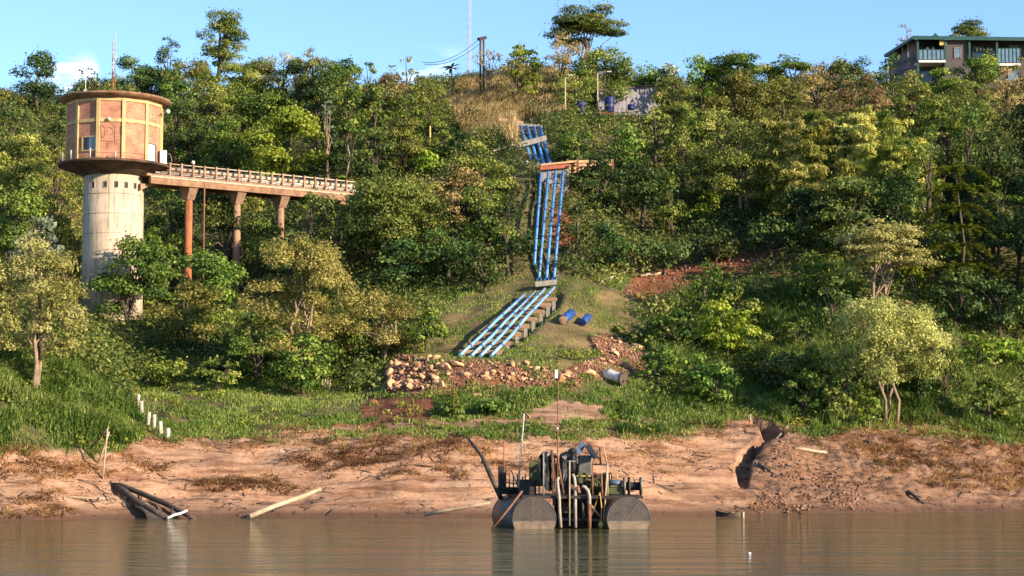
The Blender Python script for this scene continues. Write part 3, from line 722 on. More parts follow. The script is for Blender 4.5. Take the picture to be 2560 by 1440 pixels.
R = rng.uniform(.4, 1.2, len(x))*(1+.35*np.clip((fbm(x*.2, y*.2, 3, 71)-.45)*4, -.6, 1)); R[low] = np.where((rng.random(low.sum()) < .22) & (u[low] < 1385), .55, .26)
C = np.stack([x, y, z+R*.35], 1)
P, N, i = clump(rng, C, R, 38, 1.0, .25, nmin=9)
patch = fbm(x*.12, y*.12, 3, 61)-.5
tint = np.clip(.44+1.2*patch[i]+.17*rng.normal(size=len(P)), .02, .98)
Vv, Ff = leaf_quads(P, N, .26, .55, rng, .4)
tag(link('slope_undergrowth', mesh_np('slope_undergrowth', Vv, Ff, M['under'], {'tint': ('FACE', tint)})), 'tangled green undergrowth and creepers covering the wooded slope', 'undergrowth', kind='stuff')

def blades(name, x, y, z, h, wd, mat, tint, label, cat, rng, bend=.55, windx=.12):
    n = len(x); an = rng.uniform(0, 2*math.pi, n); d = np.stack([np.cos(an), np.sin(an)], 1)
    s = np.stack([-d[:, 1], d[:, 0]], 1)*wd[:, None]*.5
    be = bend*rng.uniform(.3, 1.3, n)*h
    B = np.stack([x, y, z-.04], 1)
    m = B+np.stack([d[:, 0]*be*.3+windx*h*.3, d[:, 1]*be*.3, h*.62], 1)
    t = B+np.stack([d[:, 0]*be+windx*h, d[:, 1]*be, h*(1-.25*bend)], 1)
    s3 = np.concatenate([s, np.zeros((n, 1))], 1)
    Vv = np.stack([B-s3, B+s3, m-s3*.9, m+s3*.9, t], 1).reshape(-1, 3)
    k = np.arange(n)[:, None]*5
    Ff = np.concatenate([k+[0, 1, 3], k+[0, 3, 2], k+[2, 3, 4]])
    tag(link(name, mesh_np(name, Vv, Ff, mat, {'tint': ('FACE', np.tile(np.clip(tint, .02, .98), 3))})), label, cat, kind='stuff')
# short grass of banks and terrace
rng, x, y, z, u, v = scatter(520000, 90, 136, seed=5, p=1.1)
du, dv = wig(u, v, 60)
tuft = fbm(x*.9, y*.9, 3, 51)
ok = (v+dv*1.1 < sline(u)+6) & (v > 690) & (tuft+.12*rng.random(len(u)) > .40)
for p in PATHS: ok &= ~(inpoly(u+du*1.1, v+dv*.9, p) & (rng.random(len(u)) < .96))
for p in REDSOIL: ok &= ~(inpoly(u+du, v+dv, p) & (rng.random(len(u)) < .93))
ok &= ~((inpoly(u, v, RUBBLE_A)|inpoly(u, v, RUBBLE_B)) & (fbm(x*.7, y*.7, 3, 59) < .56))
ok &= ~(inpoly(u, v, TERRACE) & (fbm(x*.5, y*.5, 3, 57) < .41) & (rng.random(len(u)) < .85))
ok &= _gsmooth(u, v) < .2
ok &= ~((fbm(x*.3, y*.45, 3, 58) < .42) & (rng.random(len(u)) < .75))
x, y, z, u, v, tuft = (q[ok] for q in (x, y, z, u, v, tuft))
h = (.16+.5*np.clip(tuft-.38, 0, .4))*rng.uniform(.6, 1.5, len(x)); h[inpoly(u, v, TERRACE)] *= .55
tn = .52+1.0*(fbm(x*.22, y*.22, 3, 52)-.5)+.16*rng.normal(size=len(x))
blades('bank_grass', x, y, z, h, rng.uniform(.025, .055, len(x)), M['grass'], tn, 'short bright green grass growing over the bank and terrace', 'grass', rng)
# tall elephant grass
TALL = [([(-160,870),(60,880),(200,860),(300,930),(345,1010),(360,1080),(330,1110),(150,1120),(-160,1125)], 1.25, 1.0),
        ([(1640,800),(1690,740),(1800,700),(1930,760),(1960,840),(1900,930),(1840,1010),(1700,960),(1620,900)], 1.5, 1.0),
        ([(1880,1030),(1920,930),(2060,870),(2200,900),(2330,960),(2330,1060),(2150,1068),(1980,1062)], 1.25, 1.0),
        ([(2300,960),(2560,900),(2720,930),(2720,1100),(2560,1100),(2420,1085),(2300,1060)], 1.1, 1.0),
        ([(1540,1000),(1680,950),(1830,1000),(1860,1045),(1800,1060),(1660,1090),(1540,1085)], .6, .9),
        ([(1080,1000),(1160,975),(1310,985),(1390,1010),(1290,1042),(1100,1045)], .62, .9),
        ([(960,1068),(1110,1062),(1420,1070),(1500,1085),(1380,1098),(1200,1092),(960,1095)], .38, .8),
        ([(640,880),(760,850),(960,860),(1020,890),(950,930),(800,965),(640,955)], 1.1, .7),
        ([(240,830),(600,800),(640,930),(560,960),(420,940),(300,900)], .9, .6),
        ([(1900,760),(2000,690),(2120,640),(2160,730),(2060,860),(1950,900)], 1.2, .8)]
rng, x, y, z, u, v = scatter(460000, 90, 136, seed=6, p=1.15)
du, dv = wig(u, v, 50); hh = np.zeros(len(x)); pr = rng.random(len(x))
cl = fbm(x*.8, y*.8, 3, 81)
for p, hgt, de in TALL:
    k = inpoly(u+du, v+dv, p) & (pr < de); hh[k] = np.maximum(hh[k], hgt)
ok = (hh > 0) & (cl > .40) & (_gsmooth(u, v) < .1) & ~inpoly(u, v, RUBBLE_B) & ~inpoly(u, v, [(1490,900),(1590,900),(1590,1000),(1490,1000)]) & ~inpoly(u, v, [(325,960),(360,960),(440,1120),(395,1125),(340,1040)])
x, y, z, u, v, hh, cl = (q[ok] for q in (x, y, z, u, v, hh, cl))
h = np.where(u > 1500, .95, .68)*hh*(.35+1.9*np.clip(cl-.36, 0, .4))*rng.uniform(.45, 1.3, len(x))
tn = .44+1.5*(fbm(x*.3, y*.3, 4, 82)-.5)+.18*rng.normal(size=len(x))
blades('tall_grass', x, y, z, h, rng.uniform(.035, .075, len(x)), M['tallgrass'], tn, 'tall arching elephant grass on the bank above the sand', 'grass', rng, .75)
# straw, dead stalks and flood litter along the sand
DRY = [([(-160,1118),(330,1112),(340,1150),(260,1200),(100,1200),(-160,1190)], .38, .8),
       ([(800,1120),(960,1098),(1230,1100),(1250,1160),(1120,1200),(1000,1180),(880,1200),(740,1190),(720,1150)], .42, .95),
       ([(480,1205),(560,1180),(700,1190),(760,1220),(660,1235),(480,1228)], .42, 1.0),
       ([(330,1165),(400,1150),(420,1180),(350,1190)], .4, 1.0),
       ([(0,1270),(60,1250),(170,1265),(150,1292),(0,1296)], .32, 1.0),
       ([(70,1230),(150,1225),(160,1245),(80,1250)], .3, .8),
       ([(2100,1110),(2330,1085),(2560,1115),(2720,1120),(2720,1230),(2560,1225),(2350,1215),(2200,1190)], .42, .95),
       ([(1900,1100),(2100,1085),(2200,1150),(2260,1240),(2050,1220),(1900,1190)], .2, .5),
       ([(1380,1110),(1560,1100),(1700,1110),(1800,1140),(1700,1190),(1560,1180)], .25, .45),
       ([(1850,1220),(2100,1240),(2200,1270),(1850,1276)], .16, .6),
       ([(2270,1040),(2350,1030),(2360,1085),(2270,1090)], .7, .8),
       ([(1250,1100),(1400,1120),(1400,1180),(1240,1180)], .3, .6)]
rng, x, y, z, u, v = scatter(330000, 85, 112, seed=7)
du, dv = wig(u, v, 60); hh = np.zeros(len(x)); pr = rng.random(len(x)); cl = fbm(x*1.1, y*1.6, 3, 91)
for p, hgt, de in DRY:
    k = inpoly(u+du, v+dv, p) & (pr < de); hh[k] = np.maximum(hh[k], hgt)
edge = (np.abs(v+dv-sline(u)) < 26) & (pr < .5); hh[edge] = np.maximum(hh[edge], .3)
hh[(v > 1060) & (pr < .012)] = .2
ok = (hh > 0) & (z > .05) & ((cl > .46)|(pr < .06)) & (_gsmooth(u, v) < .3)
x, y, z, u, v, hh = (q[ok] for q in (x, y, z, u, v, hh))
h = hh*rng.uniform(.35, .95, len(x))
tn = .46+1.5*(fbm(x*.6, y*.9, 3, 92)-.5)+.18*rng.normal(size=len(x))
blades('dead_grass', x, y, z, h, rng.uniform(.028, .06, len(x)), M['straw'], tn, 'dead brown straw and flood litter lying along the sandy bank', 'dead grass', rng, 2.9, .5)
# straw coloured grass on the upper hillside
rng, x, y, z, u, v = scatter(60000, 148, 200, 1040, 1420, seed=8)
du, dv = wig(u, v, 50)
ok = inpoly(u+du, v+dv, DRYHILL)|(inpoly(u+du, v+dv, [(1290,200),(1500,190),(1480,300),(1300,300)]) & (rng.random(len(u)) < .35))
ok &= ~inpoly(u, v, PIPE_U)
x, y, z = (q[ok] for q in (x, y, z))
blades('hill_straw', x, y, z, rng.uniform(.6, 1.9, len(x)), rng.uniform(.04, .085, len(x)), M['drygrass'], .5+.9*(fbm(x*.4, y*.4, 3, 93)-.5)+.18*rng.normal(size=len(x)), 'tall straw coloured grass on the hilltop beside the upper blue pipes', 'dry grass', rng, .6)
# small rubble and pebbles between the countable stones
def pebbles(name, x, y, z, s, mat, label, rng):
    n = len(x); base = np.array([(1,0,0),(-1,0,0),(0,1,0),(0,-1,0),(0,0,1),(0,0,-1)], float)
    Q = base[None]*s[:, None, None]*rng.uniform(.55, 1.3, (n, 6, 1))+rng.normal(size=(n, 6, 3))*s[:, None, None]*.18
    ang = rng.uniform(0, 6.28, n); ca = np.cos(ang)[:, None]; sa = np.sin(ang)[:, None]
    Q[:, :, 2] *= .75; qx = Q[:, :, 0]*ca-Q[:, :, 1]*sa; qy = Q[:, :, 0]*sa+Q[:, :, 1]*ca; Q[:, :, 0] = qx; Q[:, :, 1] = qy
    Q += np.stack([x, y, z+s*.3], 1)[:, None]
    tri = np.array([(0,2,4),(2,1,4),(1,3,4),(3,0,4),(2,0,5),(1,2,5),(3,1,5),(0,3,5)])
    Ff = (np.arange(n)[:, None, None]*6+tri[None]).reshape(-1, 3)
    tag(link(name, mesh_np(name, Q.reshape(-1, 3), Ff, mat)), label, 'rubble', kind='stuff')
rng, x, y, z, u, v = scatter(22000, 104, 122, 900, 1680, seed=9)
du, dv = wig(u, v, 40)
ok = (inpoly(u+du, v+dv, RUBBLE_A) | inpoly(u+du, v+dv, RUBBLE_B)) & (rng.random(len(u)) < .9)
x, y, z = (q[ok] for q in (x, y, z)); pebbles('rubble_gravel', x, y, z, rng.uniform(.04, .12, len(x)), M['stoneR'], 'small red-brown rubble filling the gaps between the broken stones', rng)
rng, x, y, z, u, v = scatter(40000, 95, 116, 1780, 2240, seed=10)
du, dv = wig(u, v, 50)
ok = inpoly(u+du, v+dv, [(1850,1165),(1900,1110),(2000,1110),(2100,1190),(2180,1270),(1980,1278),(1860,1275),(1860,1230)]) & (z > 0.02) & (fbm(x*.9, y*.9, 3, 29) > .5) & (rng.random(len(u)) < .22)
x, y, z = (q[ok] for q in (x, y, z)); pebbles('clod_rubble', x, y, z, rng.uniform(.03, .15, len(x))*rng.random(len(x))**.5, M['stoneR'], 'brown earth clods and stones spilled below the eroded gully', rng)
rng, x, y, z, u, v = scatter(30000, 112, 145, 1480, 2080, seed=12)
ok = inpoly(u, v, REDSOIL[0]) & (fbm(x*.6, y*.6, 3, 60) > .5) & (rng.random(len(u)) < .3)
x, y, z = (q[ok] for q in (x, y, z)); pebbles('red_clods', x, y, z, rng.uniform(.03, .16, len(x)), M['stoneR'], 'dark red earth clods on the bare soil bank', rng)

# twigs, roots and driftwood splinters strewn over the bank
rng, x, y, z, u, v = scatter(26000, 85, 112, seed=15)
ok = (v > sline(u)-4) & (z > .06) & (fbm(x*.45, y*1.1, 3, 97)+.25*(u > 1880) > .50) & (rng.random(len(u)) < .35)
x, y, z = (q[ok] for q in (x, y, z)); n = len(x)
an = rng.normal(size=n)*.7+np.where(rng.random(n) < .25, 1.3, 0); L_ = .12+.75*rng.random(n)**3; r_ = .010+.028*rng.random(n)**2
d = np.stack([np.cos(an), np.sin(an)], 1)*L_[:, None]*.5
x1, y1, x2, y2 = x-d[:, 0], y-d[:, 1], x+d[:, 0], y+d[:, 1]
A3 = np.stack([x1, y1, terr(x1, y1)+r_*.6], 1); B3 = np.stack([x2, y2, terr(x2, y2)+r_*.6+rng.random(n)*L_*.25], 1)
sd2 = np.stack([-np.sin(an), np.cos(an), np.zeros(n)], 1)*r_[:, None]; up2 = np.array([0, 0, 1.])*r_[:, None]
Q = np.stack([A3-sd2, A3+up2*1.3, A3+sd2, A3-up2, B3-sd2*.6, B3+up2*.8, B3+sd2*.6, B3-up2*.6], 1).reshape(-1, 3)
fq = np.array([(0,1,5,4),(1,2,6,5),(2,3,7,6),(3,0,4,7)]); Ff = (np.arange(n)[:, None, None]*8+fq[None]).reshape(-1, 4)
tag(link('flood_debris', mesh_np('flood_debris', Q, Ff, M['darkwood'])), 'dark twigs and root splinters strewn over the sandy bank', 'debris', kind='stuff')

# broad-leaved weeds mixed into the grass
rng, x, y, z, u, v = scatter(9000, 91, 124, seed=16)
du, dv = wig(u, v, 50)
ok = (v+dv < sline(u)-8) & (v > 860) & (fbm(x*.5, y*.5, 3, 98) > .50) & (_gsmooth(u, v) < .1) & ~inpoly(u, v, [(1490,900),(1590,900),(1590,1000),(1490,1000)]) & ~inpoly(u, v, [(325,960),(365,960),(440,1120),(390,1125)]) & ((rng.random(len(u)) < .35)|(u < 330)|(u > 1700))
for p in PATHS: ok &= ~inpoly(u+du, v+dv, p)
ok &= ~(inpoly(u, v, RUBBLE_A)|inpoly(u, v, RUBBLE_B)) | (rng.random(len(u)) < .06)
x, y, z = (q[ok] for q in (x, y, z))
R = rng.uniform(.14, .42, len(x)); P, N, i = clump(rng, np.stack([x, y, z+R*.5], 1), R, 170, 1.0, .3, nmin=8)
tint = np.clip(.55+1.3*(fbm(x*.3, y*.3, 3, 99)-.5)[i]+.16*rng.normal(size=len(P)), .02, .98)
Vv, Ff = leaf_quads(P, N, .17, .55, rng, .3)
tag(link('bank_weeds', mesh_np('bank_weeds', Vv, Ff, LEAF['g'], {'tint': ('FACE', tint)})), 'low leafy green weeds mixed into the grass of the bank', 'weeds', kind='stuff')
# ------------------------------------------------------------------ trees, each with its place in the photo: kind, u, top, foot, width
SK = 'trees along the skyline'
T_ = tree
# --- ridge, from the water tower towards the hilltop building
T_('d',95,135,300,125,'dark dense tree on the ridge behind the water tower',group=SK)
T_('o',18,215,330,110,'olive bush tree at the ridge end beyond the dark tree',group=SK)
T_('d',30,250,420,130,'dark tree below the ridge at the picture edge beyond the tower')
T_('d',150,235,430,100,'dark vine-hung tree just behind the tower roof')
T_('g',185,215,330,80,'mid green tree top between dark ridge tree and white tower pole',group=SK)
T_('s',238,152,300,85,'airy silver green tree behind the white pole on the tower',dens=.55,group=SK)
T_('d',335,140,300,110,'dark round tree behind the red and white mast',group=SK)
T_('o',300,205,340,120,'low olive shrubs tree showing over the tower roof')
T_('d',420,88,250,72,'lone dark tree with a bare leaning top beside the tall creeper tree',dens=.7,group=SK)
T_('g',552,22,185,118,'tall creeper-clad tree standing alone against the sky',group=SK,dens=1.1,bark='darkbark',nl=12,r0=.28,bot=.30,lean=(.2,0))
T_('o',480,150,300,140,'olive thicket tree at the foot of the lone dark tree',group=SK)
T_('o',590,150,300,130,'olive thicket tree at the foot of the tall creeper tree',group=SK)
T_('y',700,125,290,130,'dry brown-tinged tree on the ridge above the footbridge',dens=.6,group=SK)
T_('y',780,122,280,100,'dry pointed tree on the ridge beside a dark tree',dens=.7,group=SK)
T_('d',742,145,300,100,'dark green tree between two dry ridge trees',group=SK)
T_('g',845,130,300,120,'broad green creeper-covered tree on the ridge',group=SK)
T_('g',917,145,280,55,'small pointed green tree in the ridge dip',group=SK)
T_('s',1012,132,300,85,'loose pale tree with sky showing through beside the wires',dens=.5,group=SK)
T_('o',950,195,320,110,'olive shrubby tree in the ridge dip under the wires',group=SK)
T_('o',1060,190,310,110,'low olive tree on the ridge at the thin trumpet tree',group=SK)
bigleaf(1128,155,262,68,'slender trumpet tree with bare white trunk on the ridge',12,'d','trumpet_tree','tree',trunk=.85,size=.42,drop=.6)
T_('y',1225,112,262,105,'nearly leafless brown tree in front of the power poles',dens=.28,bark='bark',group=SK,nl=16)
T_('y',1285,140,280,90,'orange-brown half dry tree beside the power poles',dens=.6,group=SK)
T_('l',1303,92,262,105,'bright green leafy tree on the hilltop beside the power poles',group=SK)
T_('y',1405,85,262,130,'tall brown-grey dry crowned tree under the umbrella tree',dens=.75,group=SK)
T_('u',1462,22,240,190,'flat-topped umbrella tree highest on the hilltop',group=SK,dens=.9,bark='bark',multi=3,nl=14)
T_('g',1515,118,280,150,'rich green round tree below the umbrella tree',group=SK)
T_('o',1440,170,290,110,'olive tree behind the street lamps')
T_('g',1600,150,285,90,'thin green tree behind the grey shed',dens=.6,group=SK)
T_('s',1690,148,300,110,'sparse silvery tree past the grey shed',dens=.5,group=SK)
T_('o',1690,190,350,130,'olive golden tree beside the grey shed end')
T_('l',1758,130,300,100,'bright green pointed tree on the ridge past the shed',group=SK)
T_('u',1850,140,300,160,'flat-layered tree on the ridge with sky gaps beneath',group=SK,dens=.8,bark='bark',multi=2)
T_('o',1850,185,380,160,'large olive golden tree under the flat-layered ridge tree')
T_('u',1985,138,290,120,'second flat-layered tree midway along the far ridge',group=SK,dens=.7)
T_('o',1960,200,380,150,'olive tree below the second flat-layered ridge tree')
T_('y',2040,165,340,150,'brown-olive tree on the ridge half way to the hilltop building',group=SK)
T_('d',2130,135,290,120,'dark flat tree on the ridge near the hilltop building',group=SK)
T_('d',2195,150,290,80,'dark tree touching the side wall of the hilltop building')
T_('y',2150,185,360,150,'dry brown-golden tree below the side wall of the hilltop building')
T_('y',2270,62,240,60,'dry tree top showing behind the building roof',D=206,dens=.5,group=SK)
T_('u',2425,64,230,130,'wide tree crown showing behind the building roof',D=208,dens=.8,group=SK)
T_('o',2275,168,345,110,'golden olive tree in front of the building corner post')
T_('l',2345,174,330,120,'bright green tree hiding the lower balcony of the building')
T_('g',2446,126,270,125,'green tree growing up between the two balconies')
T_('d',2232,128,300,70,'dark ragged tree growing up the side wall of the hilltop building')
T_('o',2395,176,330,90,'olive tree hiding the wall below the single window of the building')
T_('o',905,452,690,120,'olive tree hiding the far end of the footbridge')
T_('y',2520,172,330,130,'dry brown shrub tree below the far balcony of the building')
T_('o',2555,140,300,60,'olive tree at the picture edge beside the far balcony')
T_('o',2430,205,360,120,'olive tree on the slope under the green tree between balconies')
for (u_,t_,w_,k_,lab) in [
 (648,148,150,'o','broad olive thicket tree on the ridge between creeper tree and dry trees'),
 (815,150,130,'o','olive tree filling the ridge gap before the creeper-covered tree'),
 (975,178,140,'y','dry olive tree in the ridge dip beside the loose pale tree'),
 (380,165,140,'d','dark bushy tree on the ridge between mast and lone dark tree'),
 (250,190,150,'g','low green tree on the ridge behind the tower roof edge'),
 (1640,172,120,'g','green bushy tree on the ridge over the end of the grey shed'),
 (1800,162,130,'o','olive tree on the ridge between bright pointed and flat-layered trees'),
 (1920,160,140,'o','olive golden tree on the ridge between the two flat-layered trees'),
 (2085,152,140,'y','brown-gold tree on the ridge before the dark flat tree')]:
    T_(k_,u_,t_,285,w_,lab,group=SK,dens=1.1)
# --- upper slope behind and around the tower
T_('o',60,330,600,160,'large golden green tree on the slope behind the tower')
T_('o',140,345,560,90,'golden green tree directly behind the tower cabin')
T_('g',25,400,720,150,'green tree at the picture edge halfway up the slope')
T_('o',150,420,700,120,'olive tree behind the concrete tower shaft')
T_('g',440,170,430,130,'green vine-tangled tree beside the tower roof')
T_('d',460,250,470,130,'dark shaded tree right against the tower cabin')
T_('o',530,185,400,130,'olive creeper-covered tree above the footbridge start')
T_('g',600,200,440,130,'dense green tree above the middle of the footbridge')
T_('g',560,290,490,120,'shaded green tree between tower lamp and the big lime tree')
T_('g',660,195,440,140,'pale green tree behind the big lime green tree')
T_('l',715,265,500,190,'big lime green tree hanging over the footbridge')
T_('g',640,310,480,120,'leafy green tree just over the footbridge railing')
T_('d',800,165,420,110,'dark hollow-looking tree above the footbridge end')
T_('v',860,165,400,110,'green tree draped with hanging creepers above the footbridge end')
T_('v',925,200,420,100,'creeper-draped tree with yellowing leaves by the hollow')
T_('s',822,240,450,60,'thin silver-leaved tree with a bare pale trunk by the hollow',dens=.6,bark='bark')
T_('g',875,275,470,80,'slim green forked tree past the pale trunk',bark='bark',multi=2)
T_('d',940,310,470,110,'dark tree in the hollow behind the footbridge end')
T_('o',990,300,460,150,'olive tree on the slope above the footbridge end')
T_('g',1010,240,400,110,'green shrub tree below the ridge dip')
T_('o',1075,215,350,120,'olive shrub tree beside the straw slope')
T_('l',1080,375,450,90,'low bright lime shrub at the yellow post')
T_('g',1110,290,420,90,'green shrub tree behind the yellow post')
T_('d',1150,330,420,70,'small dark tree at the straw slope edge')
bigleaf(868,425,480,70,'banana plant behind the end of the footbridge railing',9,'l')
T_('o',1200,350,560,170,'olive golden tree close beside the upper pipe runs')
T_('y',1140,420,600,170,'brown-twigged tree between the footbridge end and the pipes')
T_('o',990,440,700,260,'big olive green tree under the end of the footbridge')
T_('o',1060,440,690,150,'olive tree behind the big tree under the footbridge end')
T_('g',1215,440,680,140,'green leafy tree beside the steep pipe run')
T_('d',1270,470,690,90,'dark vine-hung tree touching the steep pipe run')
T_('d',1120,560,720,150,'dark tree in shade above the grassy terrace')
T_('d',1010,600,740,150,'dark shaded tree over the golden bush')
T_('d',1210,600,730,110,'dark creeper mound beside the foot of the steep pipes')
T_('d',830,490,740,160,'dark green tree behind the last footbridge pillar')
T_('g',790,470,640,110,'green tree right of the last footbridge pillar'.replace('right of','beyond'))
T_('g',670,540,720,130,'bright green tree between the second and third pillars')
T_('d',560,470,740,150,'dark tree behind the second footbridge pillar')
T_('g',430,450,730,130,'mid green tree between the tower shaft and first pillar')
T_('o',600,450,640,110,'olive tree under the middle of the footbridge')
T_('d',730,560,760,120,'dark tree behind the golden tree by the pillars')
# --- lower left
T_('w',78,605,965,290,'large pale yellow tree on the bank in front of the tower',multi=3,bark='bark',leaf='k',dens=1.5,nl=12,bot=.12)
T_('o',158,650,900,80,'pale olive tree leaning against the tower shaft',bark='bark',multi=2,dens=.9)
T_('s',75,525,800,150,'silver-leaved tree behind the large pale yellow tree',dens=.8)
T_('g',25,640,850,110,'green tree at the picture edge behind the pale yellow tree')
T_('g',330,595,845,190,'dark green spreading tree in front of the tower shaft',multi=2,nl=12)
T_('g',405,560,800,110,'green upright tree between tower shaft and first pillar foot')
T_('g',510,600,870,190,'green tree at the foot of the first two pillars',multi=2,bark='bark')
T_('o',470,700,890,170,'low olive tree under the spreading tree by the tower')
T_('w',745,598,950,290,'big golden green tree in the middle of the slope below the pillars',multi=3,bark='bark',nl=14,dens=1.5)
T_('g',640,780,970,130,'green bushy shrub at the base of the big golden tree')
T_('g',760,830,990,170,'green leafy bush in front of the big golden tree')
T_('w',955,728,900,225,'rounded golden bush beside the grassy terrace',multi=2,bark='bark',lean=(.4,0),dens=1.7,bot=.0)
T_('g',1065,765,880,110,'green bush between the golden bush and the slanting pipes')
T_('g',870,820,935,110,'dark green bush in front of the rounded golden bush')
T_('d',590,830,960,120,'dark green bush above the shaded grass hollow')
# --- middle, uphill of the terrace and beside the pipes
T_('g',1450,320,432,110,'green bush beside the upper pipes and the plank wall')
T_('g',1560,310,440,130,'green bushy tree above the plank wall')
T_('d',1420,330,400,60,'dark bush touching the upper blue pipes')
T_('o',1640,250,430,90,'olive upright tree in front of the grey shed end')
bigleaf(1497,282,345,60,'papaya tree with drooping leaves in front of the blue barrels',11,'g','papaya_tree','tree',trunk=.7)
T_('o',1710,310,470,120,'olive golden tree downhill from the grey shed')
T_('d',1510,385,540,130,'dark dense tree below the plank wall')
T_('d',1610,400,580,150,'dark green tree over the red-brown earth face')
T_('g',1680,430,610,110,'green tree beside the pale forked trunk')
T_('o',1870,290,560,230,'large olive tree with a pale forked trunk in the middle slope',bark='bark',multi=2,nl=14,dens=.85)
T_('o',1760,360,555,120,'olive tree beside the large tree with pale forked trunk')
T_('l',1770,480,575,80,'lime green sunlit bush at the foot of the pale forked trunk')
T_('o',1960,400,560,80,'golden hanging branch tree at the edge of the dark hollow',lean=(.5,0))
T_('o',1800,240,430,120,'golden tree on the upper slope past the shed')
T_('g',1720,250,420,90,'green tree on the upper slope beside the shed')
T_('d',1440,500,640,70,'dark bush beside the steep pipe run')
T_('d',1530,560,690,130,'shaded dark bush on the earth face above the driftwood heap')
T_('d',1660,590,690,150,'shaded bush over the red soil bank')
T_('d',1790,570,670,140,'dark low bush above the red soil bank')
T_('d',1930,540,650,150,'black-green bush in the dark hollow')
# --- wooded slope below the hilltop building
bamboo(2010,228,560,230,'arching bamboo clump at the upper edge of the dark hollow')
bamboo(2115,205,540,220,'tall bamboo clump in the middle of the bamboo stand')
bamboo(2205,210,560,190,'golden bamboo clump nearest below the building side wall')
bamboo(2070,345,615,190,'lower bamboo clump leaning over the dark hollow')
bamboo(2285,262,600,150,'bamboo clump beside the creeper column')
T_('v',2315,290,690,110,'column of pale creepers climbing a tree below the building')
T_('v',2435,255,560,100,'creeper-covered tree with tiered leaves below the green balcony tree')
fern_palm(2392,415,690,190,'feather-leaved palm with stacked fronds among dark trees',D=125.5)
T_('g',2360,210,520,140,'green tree below the lower balcony')
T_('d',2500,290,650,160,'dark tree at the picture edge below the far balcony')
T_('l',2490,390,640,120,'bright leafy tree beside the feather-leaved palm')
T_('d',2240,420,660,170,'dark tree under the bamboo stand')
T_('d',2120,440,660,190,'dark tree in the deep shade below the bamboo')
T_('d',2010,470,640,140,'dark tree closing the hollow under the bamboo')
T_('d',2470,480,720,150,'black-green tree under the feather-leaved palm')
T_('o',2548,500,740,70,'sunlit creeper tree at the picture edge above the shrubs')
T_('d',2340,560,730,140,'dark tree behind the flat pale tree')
# --- lower right
T_('k',2185,555,815,250,'pale flat-layered tree standing in front of the dark slope',bark='bark',multi=2,nl=16,dens=1.1)
T_('w',2215,735,1050,285,'large pale green bush tree on the bank with reddish stems',bark='bark',multi=4,leaf='k',nl=14,dens=1.5,bot=.10)
T_('o',2120,880,1050,110,'olive shrub against the large pale bush tree',multi=3)
T_('l',2172,985,1072,75,'small young tree with a straight bare stem above the sand',bark='bark',nl=5,dens=.6)
T_('l',2290,650,800,100,'yellow green bush behind the flat pale tree')
T_('d',2390,660,830,150,'blue-green shaded bush mound below the dark trees')
T_('d',2500,680,850,160,'shaded bush mound at the picture edge')
T_('g',2330,760,900,100,'green bush beside the large pale bush tree')
T_('l',2440,835,945,100,'sunlit round green bush above the far grass')
T_('l',2530,838,925,90,'sunlit round green bush at the picture edge')
T_('g',2030,620,760,120,'feathery green bush beside the flat pale tree')
T_('d',2080,690,850,110,'dark bush below the flat pale tree')
T_('g',1990,790,880,90,'small sunlit bush at the head of the gully')
T_('g',1860,700,830,120,'green bush at the end of the red soil bank')
T_('g',1765,650,790,100,'grassy green bush on the red soil bank')
T_('d',1960,880,990,130,'dark green bush over the gully')
T_('g',2040,860,990,110,'green shrub between the gully and the large pale bush')
T_('g',1740,880,975,90,'green reed bush below the red soil bank')
T_('g',1550,810,850,45,'tufted yellow green bush behind the second rubble heap')
T_('g',1130,1006,1045,75,'low bright green bush below the stone rubble')
T_('g',1235,1006,1040,95,'low green bush in the middle below the stone rubble')
T_('g',420,900,975,120,'low green bush in the hollow behind the white posts')
T_('o',545,890,985,110,'low olive bush over the shaded grass')
for (u_,t_,b_,w_,k_,lab) in [
 (1690,765,885,130,'g','rounded green shrub uphill of the grass by the second rubble heap'),
 (1815,755,905,150,'l','broad light green shrub in the middle of the grassy right slope'.replace('right ','')),
 (1905,825,965,120,'g','rounded green shrub uphill of the gully head'),
 (1645,862,965,105,'g','leafy shrub beside the upper rubble heap and white drum'),
 (1790,905,1015,125,'g','low leafy shrub in the grass between white drum and gully'),
 (2015,925,1045,120,'g','leafy shrub on the bank just beyond the gully head'),
 (2365,875,1015,125,'g','rounded shrub past the large pale bush tree, under the sunlit bushes'),
 (2475,945,1060,130,'g','leafy shrub low on the bank below the sunlit round bushes'),
 (2095,965,1058,90,'o','small olive shrub between the young tree and the gully'),
 (2300,905,1030,90,'d','dark shrub against the large pale bush tree on its far side')]:
    T_(k_,u_,t_,b_,w_,lab,dens=1.25)
# --- slope continues beyond the picture edge towards the sun (it shades the hollow)
for k,(a,d_,h_,w_) in enumerate([(2680,128,11,8),(2780,136,11,9),(2700,143,12,9),(2860,124,9,8)]):
    xx=(a-1280)/F*d_; zz=tz(xx,d_); uu,v0=proj(xx,d_,zz); _,v1=proj(xx,d_,zz+h_)
    T_('d',uu,v1,v0,w_*F/d_,['dark tree outside the frame beside the sunlit edge creeper','dark tree outside the frame farther uphill','tall dark tree outside the frame behind the others','dark tree outside the frame nearest the river'][k],D=d_)
